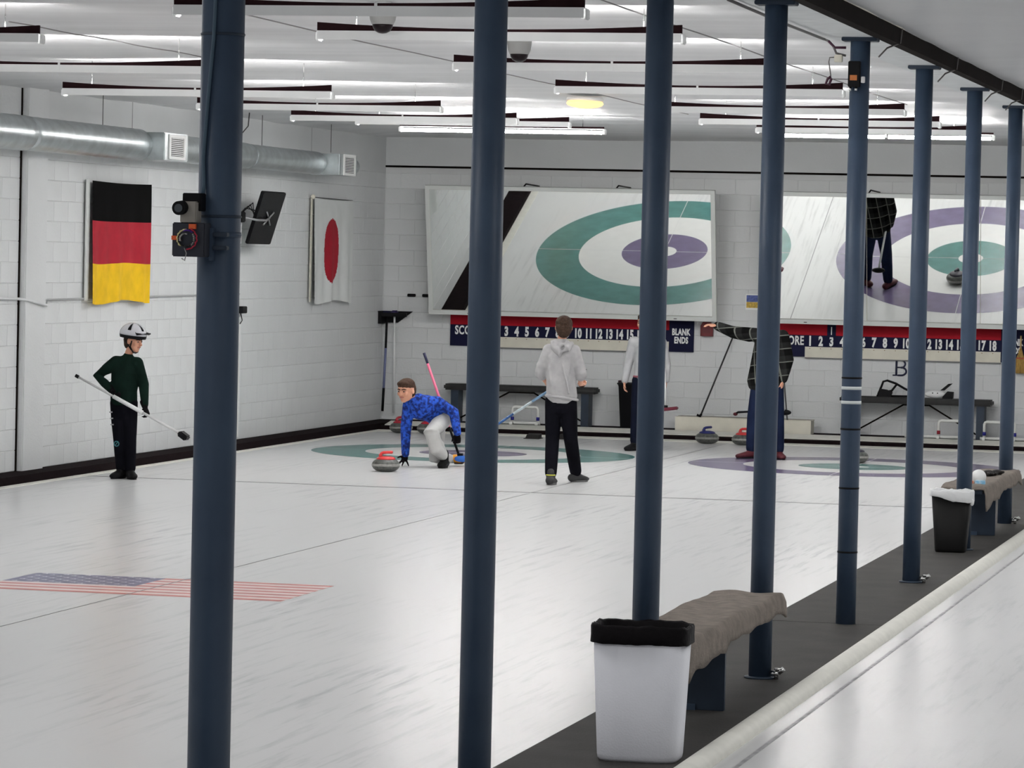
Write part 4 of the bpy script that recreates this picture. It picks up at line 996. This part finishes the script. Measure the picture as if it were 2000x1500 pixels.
# --- crouching boy delivering
p = thing('person', 'crouching boy in patterned blue jacket and light grey trousers, one gloved hand on the ice', 'person', (0.2, -2.8, 0))
J = unpack({"head":[-0.157,-0.35,0.805],"neck":[-0.098,-0.25,0.71],"shR":[-0.160,-0.22,0.645],"elR":[-0.192,-0.2,0.40],"haR":[-0.198,-0.17,0.125],"shL":[0.125,-0.12,0.685],"elL":[0.288,-0.05,0.58],"haL":[0.345,-0.1,0.365],"chest":[-0.027,-0.18,0.635],"waist":[0.056,-0.02,0.585],"hipc":[0.105,0.1,0.52],"hpL":[0.160,0.08,0.50],"hpR":[0.07,0.1,0.50],"knL":[0.115,-0.34,0.375],"anL":[0.215,-0.12,0.105],"knR":[0.10,-.02,0.085],"anR":[0.175,0.28,0.075]})
b = MB(); body_core(b, J, .88); fd = V((-.34, -.93, -.12)); R, P = head_shape(b, J['head'], 0.124, fd)
remesh(b, .0075, 3, SKIN, 'body', p)
hr2 = mat('short brown hair', (.055, .027, .016), .85, var=.5, scale=60, bump=.6, bscale=90)
face_parts(P, R, 0.124, p, hr2, lip)
b = MB(); b.ball(P(0, -.10, .46), (.090, .104, .078), R=R); b.ball(P(0, -.40, .08), (.088, .066, .098), R=R); b.ball(P(0, .40, .64), (.074, .044, .036), R=R); remesh(b, .007, 2, hr2, 'hair', p)
JK = mat('mottled blue jacket cloth', (.016, .085, .50), .8, scale=30, col2=(.004, .014, .12), bump=.6, bscale=14, thresh=(.42, .60))
b = MB(); loft(b, [J['hipc']+V((-.02, -.02, .02)), J['waist'], J['chest'], lerp(J['chest'], J['neck'], .6)], [(.125, .11), (.13, .115), (.15, .12), (.11, .09)], side=(.55, .1, .45))
loft(b, [lerp(J['chest'], J['neck'], .6), J['neck']+V((-.01, -.02, -.01))], [.075, .058])
for s in 'RL': sleeve(b, J, s, .066, .058, .042, .97, 0); loft(b, [J['chest']+V((0, 0, .02)), J['sh'+s]], [.095, .068])
remesh(b, .009, 4, JK, 'jacket', p)
GP = mat('light grey track trousers', (.50, .50, .49), .85, var=.12, scale=5, bump=.7, bscale=9)
b = MB(); loft(b, [J['hipc']+V((0, 0, -.03)), J['hipc']+V((-.03, -.05, .05))], [(.125, .11), (.11, .10)]); 
for s in 'RL': trouser(b, J, s, .092, .080, .055, .88)
loft(b, [V((.13, -.32, .36)), V((.165, -.30, .20)), V((.205, -.16, .13))], [.078, .070, .055])
remesh(b, .009, 4, GP, 'trousers', p)
shoe(p, J['anL'], (.03, -1, 0), SHB, BLACK, .25, z0=0, w=.05, up=.08)
b = MB(); a = J['anR']; loft(b, [a+V((-.03, -.03, 0)), a+V((.05, .0, -.005))], [.046, .044]); remesh(b, .008, 2, mat('pale blue sock', (.48, .55, .60), .8, col2=(.75, .72, .6), scale=20), 'sock', p)
b = MB(); loft(b, [a+V((.05, 0, -.0)), a+V((.11, .0, -.005)), a+V((.16, .0, -.012))], [(.05, .048), (.052, .048), (.036, .03)], side=(0, 1, 0)); o = remesh(b, .008, 3, mat('orange shoe', (.80, .33, .02), .6, var=.2), 'shoe', p)
b = MB(); loft(b, [a+V((.06, 0, -.045)), a+V((.13, 0, -.045)), a+V((.185, 0, .0))], [(.045, .012), (.045, .012), (.030, .014)], side=(0, 1, 0)); b.build('sole', mat('brown sole', (.06, .03, .02), .7), o)
b = MB(); w0 = J['haR']
# planted hand: fingers down and splayed, propping on the ice
loft(b, [w0+V((0, 0, .03)), w0, w0+V((-.005, 0, -.035)), w0+V((-.012, 0, -.055))], [.030, .028, (.036, .022), (.036, .018)])
for k, (dx, dy) in enumerate(((-.085, -.02), (-.075, -.045), (-.02, -.05), (.045, -.03))):
    loft(b, [w0+V((-.012+.012*(k-1.5)*.6, 0, -.05)), w0+V((dx*.55, dy*.6, -.075)), w0+V((dx, dy, -.113))], [.012, .011, .008], n=10)
loft(b, [w0+V((-.02, -.01, -.02)), w0+V((-.055, -.02, -.022)), w0+V((-.075, -.03, -.032))], [.014, .011, .008], n=10)
remesh(b, .006, 2, GLV, 'glove', p)
b = MB(); hand(b, J['haL'], (.05, 0, -1), (-.1, -.9, -.1), (-1, -.1, 0), .98, (.8, .9, .7)); loft(b, [J['haL']+V((-.005, 0, .04)), J['haL']], [.034, .032]); remesh(b, .006, 2, GLV, 'glove', p)
t = thing('curling_broom', 'pink and black curling broom with blue pad under the crouching boy\'s arm', 'broom', (.073, -2.62, 1.19))
a, e = V((0, 0.06, 0)), V((.452, -.06, -1.105))
MB().tube([a, lerp(a, e, .10)], [.016, .013], 0, 10).build('end_grip', mat('navy grip', (.02, .02, .06), .5), t)
MB().tube([lerp(a, e, .10), lerp(a, e, .70)], .0145, 0, 10).build('handle', mat('pink handle', (.72, .16, .27), .4), t)
MB().tube([lerp(a, e, .70), lerp(a, e, .97)], .013, 0, 10).build('lower_shaft', BLACK, t)
MB().ball(e+V((.02, 0, .0)), (.085, .045, .035), n=20, m=10).build('broom_pad', mat('bright blue pad', (.03, .13, .48), .7), t)
MB().tube([e+V((-.03, 0, .045)), e+V((.03, 0, .045))], .016, 0, 8).build('swivel', BLACK, t)

# --- boy in the grey hoodie, seen from behind
p = thing('person', 'boy in light grey hoodie and black trousers seen from behind', 'person', (2.14, -4.85, 0))
J = unpack({"head":[-0.040,0.0,1.548],"neck":[-0.058,0.0,1.42],"shL":[-0.185,0.0,1.315],"shR":[0.070,0.0,1.315],"elL":[-0.272,0.0,1.10],"haL":[-0.225,0.16,0.975],"elR":[0.145,0.0,1.10],"haR":[0.105,0.18,0.985],"chest":[-0.060,0.0,1.23],"waist":[-0.058,0.0,1.02],"hipc":[-0.052,0.0,0.83],"hpL":[-0.125,0.0,0.79],"hpR":[0.022,0.0,0.79],"knL":[-0.130,0.0,0.44],"knR":[0.052,0.02,0.44],"anL":[-0.075,-0.28,0.095],"anR":[0.048,0.32,0.085]})
b = MB(); body_core(b, J, .98); fd = V((-.25, 1, .05)); R, P = head_shape(b, J['head'], .112, fd)
for s, dd, pn in (('L', (.45, .85, .0), (0, -.3, 1)), ('R', (.1, .9, -.1), (0, -.3, 1))): hand(b, J['ha'+s], dd, pn, (0, 0, 1) if s == 'L' else (0, 0, 1), .85, (.6, .8, .6))
remesh(b, .0075, 3, SKIN, 'body', p)
hr3 = mat('tousled brown hair', (.050, .026, .016), .85, var=.5, scale=45, bump=.8, bscale=60)
face_parts(P, R, .112, p, hr3, lip)
b = MB(); b.ball(P(0, -.14, .40), (.086, .096, .078), R=R); b.ball(P(0, -.36, .0), (.085, .070, .095), R=R); b.ball(P(0, -.32, -.48), (.062, .052, .05), R=R); b.ball(P(0, .25, .68), (.07, .05, .035), R=R)
for k in range(16): a_ = k*2.4; b.ball(P(.55*cos(a_), -.35+.35*sin(a_*1.7), .35+.45*sin(a_)), (.028, .028, .028), n=8, m=6)
remesh(b, .007, 1, hr3, 'hair', p)
HD = mat('heather grey fleece', (.40, .395, .40), .95, var=.18, scale=9, bump=.9, bscale=7)
b = MB(); loft(b, [V((-.045, 0, .86)), V((-.052, 0, .96)), V((-.060, 0, 1.12)), V((-.060, 0, 1.26)), V((-.058, 0, 1.33))], [(.158, .125), (.152, .12), (.150, .12), (.145, .115), (.10, .09)])
loft(b, [V((-.06, 0, 1.34)), V((-.056, 0, 1.405))], [(.085, .075), (.058, .055)])
for s in 'RL':
    sleeve(b, J, s, .066, .056, .050, .30, 3); loft(b, [J['chest']+V((0, 0, .04)), J['sh'+s]], [.09, .070])
    q = 1 if s == 'R' else -1
    loft(b, [V((-.06+q*.10, -.02, 1.32)), V((-.06+q*.10, -.09, 1.14)), V((-.06+q*.07, -.10, .98))], [.012, .016, .012])
loft(b, [V((-.02, -.115, 1.20)), V((.03, -.125, 1.02)), V((.06, -.115, .90))], [.010, .012, .010])
remesh(b, .009, 3, HD, 'hoodie', p)
b = MB()
loft(b, [V((-.145, -.02, 1.40)), V((-.115, -.09, 1.35)), V((-.04, -.13, 1.29)), V((.02, -.095, 1.34)), V((.045, -.02, 1.39))], [.026, .034, .042, .034, .026])
loft(b, [V((-.11, -.06, 1.405)), V((-.045, -.085, 1.365)), V((.01, -.06, 1.40))], [.028, .036, .028])
remesh(b, .009, 2, HD, 'hood', p)
b = MB(); pts = [(-.045+.158*cos(a), .125*sin(a), .852-.018*cos(a)-.01*sin(a)) for a in [2*pi*k/28 for k in range(28)]]; b.tube(pts, .014, 0, 8, closed=True); b.build('hem_band', HD, p)
b = MB(); loft(b, [V((-.052, 0, .76)), V((-.052, 0, .87))], [(.142, .11), (.135, .105)])
for s in 'RL': trouser(b, J, s, .088, .070, .060, .93)
remesh(b, .009, 4, BLK, 'trousers', p)
DG = mat('dark grey shoe', (.03, .03, .032), .6); SG = mat('grey sole', (.12, .12, .12), .6)
for s, toe, z0 in (('L', (-.05, 1, 0), 0), ('R', (.55, .85, 0), 0)):
    o = shoe(p, J['an'+s], toe, DG, SG, .22, z0=z0, w=.05, up=.05)
    b = MB(); b.tube([(J['an'+s].x+.042*cos(a), J['an'+s].y+.05*sin(a), .098) for a in [2*pi*k/14 for k in range(14)]], .007, 0, 6, closed=True); b.build('lace_trim', mat('yellow green trim', (.55, .55, .08), .5), o)
t = thing('curling_broom', 'blue curling broom held low by the grey-hooded boy', 'broom', (2.02, -4.70, .975))
a, e = V((0, 0, 0)), V((-.78, -.15, -.55))
MB().tube([a, lerp(a, e, .32)], .013, 0, 10).build('handle', mat('blue white lacquer', (.20, .33, .50), .35), t); MB().tube([lerp(a, e, .32), lerp(a, e, .55)], .013, 0, 10).build('handle', mat('pale lacquer', (.50, .58, .62), .35), t)
MB().tube([lerp(a, e, .55), e], .013, 0, 10).build('handle', mat('blue lacquer', (.035, .10, .27), .35), t); MB().box((-.10, -.05, -.035), (.06, .05, .02), M=Matrix.Translation(e), bev=.012).build('broom_head', BLACK, t)
t = tag(MB().ball((0, 0, 0), (.045, .03, .03), n=12, m=8).build('bench_pouch', mat('tan maroon pouch', (.20, .10, .08), .6, var=.4, scale=30), None, (.045, 5.50, PL+.525)), 'small brown pouch lying on the left bench beside the hooded boy', 'pouch')

# --- boy in the grey sweater, mostly hidden by the third pillar
p = thing('person', 'boy in light grey sweater and navy trousers, mostly hidden behind the third pillar', 'person', (1.6, 1.79, 0))
J = unpack({"head":[-0.022,0.0,1.49],"neck":[0.004,0.0,1.365],"shR":[-0.140,0.0,1.27],"shL":[0.190,0.0,1.27],"elR":[-0.205,0.03,1.02],"haR":[-0.232,-.03,0.80],"elL":[0.245,0.03,1.02],"haL":[0.262,-0.05,0.82],"chest":[0.022,0.0,1.19],"waist":[0.022,0.0,0.99],"hipc":[0.022,0.0,0.84],"hpR":[-0.060,0.0,0.793],"hpL":[0.104,0.0,0.798],"knR":[-0.088,0.0,0.45],"knL":[0.112,0.0,0.451],"anR":[-0.100,0.0,0.09],"anL":[0.11,0.06,0.09]})
b = MB(); body_core(b, J, .96); fd = V((-.3, -1, 0)); R, P = head_shape(b, J['head'], .112, fd)
for s, th in (('R', (.3, -1, 0)), ('L', (-.3, -1, 0))): hand(b, J['ha'+s], (0, -.05, -1), (1 if s == 'R' else -1, 0, 0), th, .85, (.35, .5, .35))
remesh(b, .0075, 3, SKIN, 'body', p)
face_parts(P, R, .112, p, hairb, lip)
b = MB(); b.ball(P(0, -.14, .42), (.082, .094, .074), R=R); b.ball(P(0, -.38, .02), (.080, .064, .092), R=R); b.ball(P(0, .30, .66), (.066, .05, .035), R=R); remesh(b, .007, 2, hairb, 'hair', p)
SW = mat('pale grey sweater', (.42, .42, .43), .9, var=.15, scale=9, bump=.8, bscale=9)
b = MB(); loft(b, [V((.022, 0, .87)), V((.022, 0, 1.0)), V((.022, 0, 1.2)), V((.02, 0, 1.28))], [(.152, .115), (.148, .11), (.155, .115), (.11, .085)])
loft(b, [V((.02, 0, 1.28)), V((.008, 0, 1.36))], [(.085, .07), (.056, .055)])
for s in 'RL': sleeve(b, J, s, .066, .056, .042, .92, 0); loft(b, [J['chest']+V((0, 0, .03)), J['sh'+s]], [.09, .068])
remesh(b, .009, 4, SW, 'sweater', p)
b = MB(); pts = [(.022+.150*cos(a), .113*sin(a), .868) for a in [2*pi*k/28 for k in range(28)]]; b.tube(pts, .012, 0, 8, closed=True); b.build('hem_stripe', mat('maroon stripe', (.25, .08, .10), .8), p)
NV = mat('navy trousers cloth', (.006, .008, .018), .9, spec=.06, var=.3, bump=.5, bscale=10)
b = MB(); loft(b, [V((.022, 0, .77)), V((.022, 0, .86))], [(.145, .11), (.138, .105)])
for s in 'RL': trouser(b, J, s, .090, .066, .056, .93)
remesh(b, .009, 4, NV, 'trousers', p)
shoe(p, J['anR'], (-.4, -1, 0), SHB, BLACK, .26, w=.05); shoe(p, J['anL'], (.4, -1, 0), SHB, BLACK, .26, w=.05)
t = thing('curling_broom', 'white curling broom with dark red head held beside the grey-sweater boy', 'broom', (1.866, 1.70, .78))
MB().tube([(-.02, 0, .2), (.012, 0, -.25)], .014, 0, 10).build('handle', WHITE, t)
MB().box((-.055, -.05, -.30), (.115, .05, -.262), M=Matrix.Rotation(-.14, 4, 'Y'), bev=.01).build('broom_head', mat('dark red head', (.12, .01, .025), .5), t)
MB().tube([(.012, 0, -.29), (.012, 0, -.235)], .022, 0, 10).build('swivel', BLACK, t)

# --- man in the plaid jacket, pointing
p = thing('person', 'man in black plaid jacket and jeans pointing left, behind the fourth pillar', 'person', (3.1, 1.0, 0))
J = unpack({"head":[0.100,0.0,1.660],"neck":[0.095,0.0,1.50],"shR":[-0.050,0.0,1.405],"elR":[-0.31,-0.13,1.435],"haR":[-0.475,-0.26,1.505],"shL":[0.240,0.0,1.395],"elL":[0.305,0.03,1.13],"haL":[0.262,-0.02,0.90],"chest":[0.095,0.0,1.30],"waist":[0.086,0.0,1.08],"hipc":[0.080,0.0,0.90],"hpR":[0.0,0.0,0.86],"hpL":[0.168,0.0,0.86],"knR":[-0.062,0.0,0.47],"knL":[0.205,0.0,0.47],"anR":[-0.080,-0.01,0.10],"anL":[0.222,0.04,0.10]})
b = MB(); body_core(b, J, 1.08); fd = V((-.8, -.7, 0)); R, P = head_shape(b, J['head'], .112, fd)
hand(b, J['haR'], (-.85, -.45, .12), (0, .1, -1), (0, -1, 0), .98, (.25, .3, .2)); hand(b, J['haL'], (-.1, -.05, -1), (-1, 0, 0), (0, -1, 0), 1.0, (.5, .7, .5))
remesh(b, .0075, 3, SKIN, 'body', p)
face_parts(P, R, .112, p, hr3, lip)
b = MB(); b.ball(P(0, -.14, .42), (.078, .092, .070), R=R); b.ball(P(0, -.38, .02), (.076, .060, .088), R=R); b.ball(P(0, .28, .66), (.062, .048, .035), R=R); remesh(b, .007, 2, hr3, 'hair', p)
b = MB(); loft(b, [V((.06, 0, .86)), V((.075, 0, 1.0)), V((.088, 0, 1.2)), V((.095, 0, 1.37)), V((.095, 0, 1.42))], [(.215, .15), (.205, .145), (.185, .135), (.165, .125), (.12, .10)])
loft(b, [V((.095, 0, 1.42)), V((.095, 0, 1.49))], [(.09, .08), (.062, .06)])
for s in 'RL': sleeve(b, J, s, .082, .070, .052, .93, 0); loft(b, [J['chest']+V((0, 0, .02)), J['sh'+s]], [.11, .082])
loft(b, [lerp(J['shR'], J['elR'], .3)+V((0, 0, -.04)), lerp(J['shR'], J['elR'], .9)+V((0, 0, -.035))], [.05, .04])
remesh(b, .010, 4, PLAID, 'jacket', p)
JN = mat('blue jeans denim', (.010, .016, .042), .95, spec=.08, var=.3, scale=6, bump=.5, bscale=12)
b = MB(); loft(b, [V((.08, 0, .82)), V((.08, 0, .92))], [(.165, .125), (.155, .12)])
for s in 'RL': trouser(b, J, s, .100, .080, .066, .95)
remesh(b, .010, 4, JN, 'trousers', p)
MR = mat('maroon shoe', (.06, .008, .013), .6)
shoe(p, J['anR'], (-.75, -.8, 0), MR, BLACK, .29, w=.055); shoe(p, J['anL'], (.45, -1, 0), MR, BLACK, .28, w=.055)
t = thing('curling_broom', 'white-shafted curling broom with oval black head in the plaid man\'s lowered hand', 'broom', (3.345, 1.05, .82))
MB().tube([(-.02, -.06, .10), (-.06, .52, -.28)], .014, 0, 10).build('handle', WHITE, t)
MB().ball((-.065, .56, -.31), (.09, .045, .035), n=18, m=8).build('broom_head', BLACK, t)
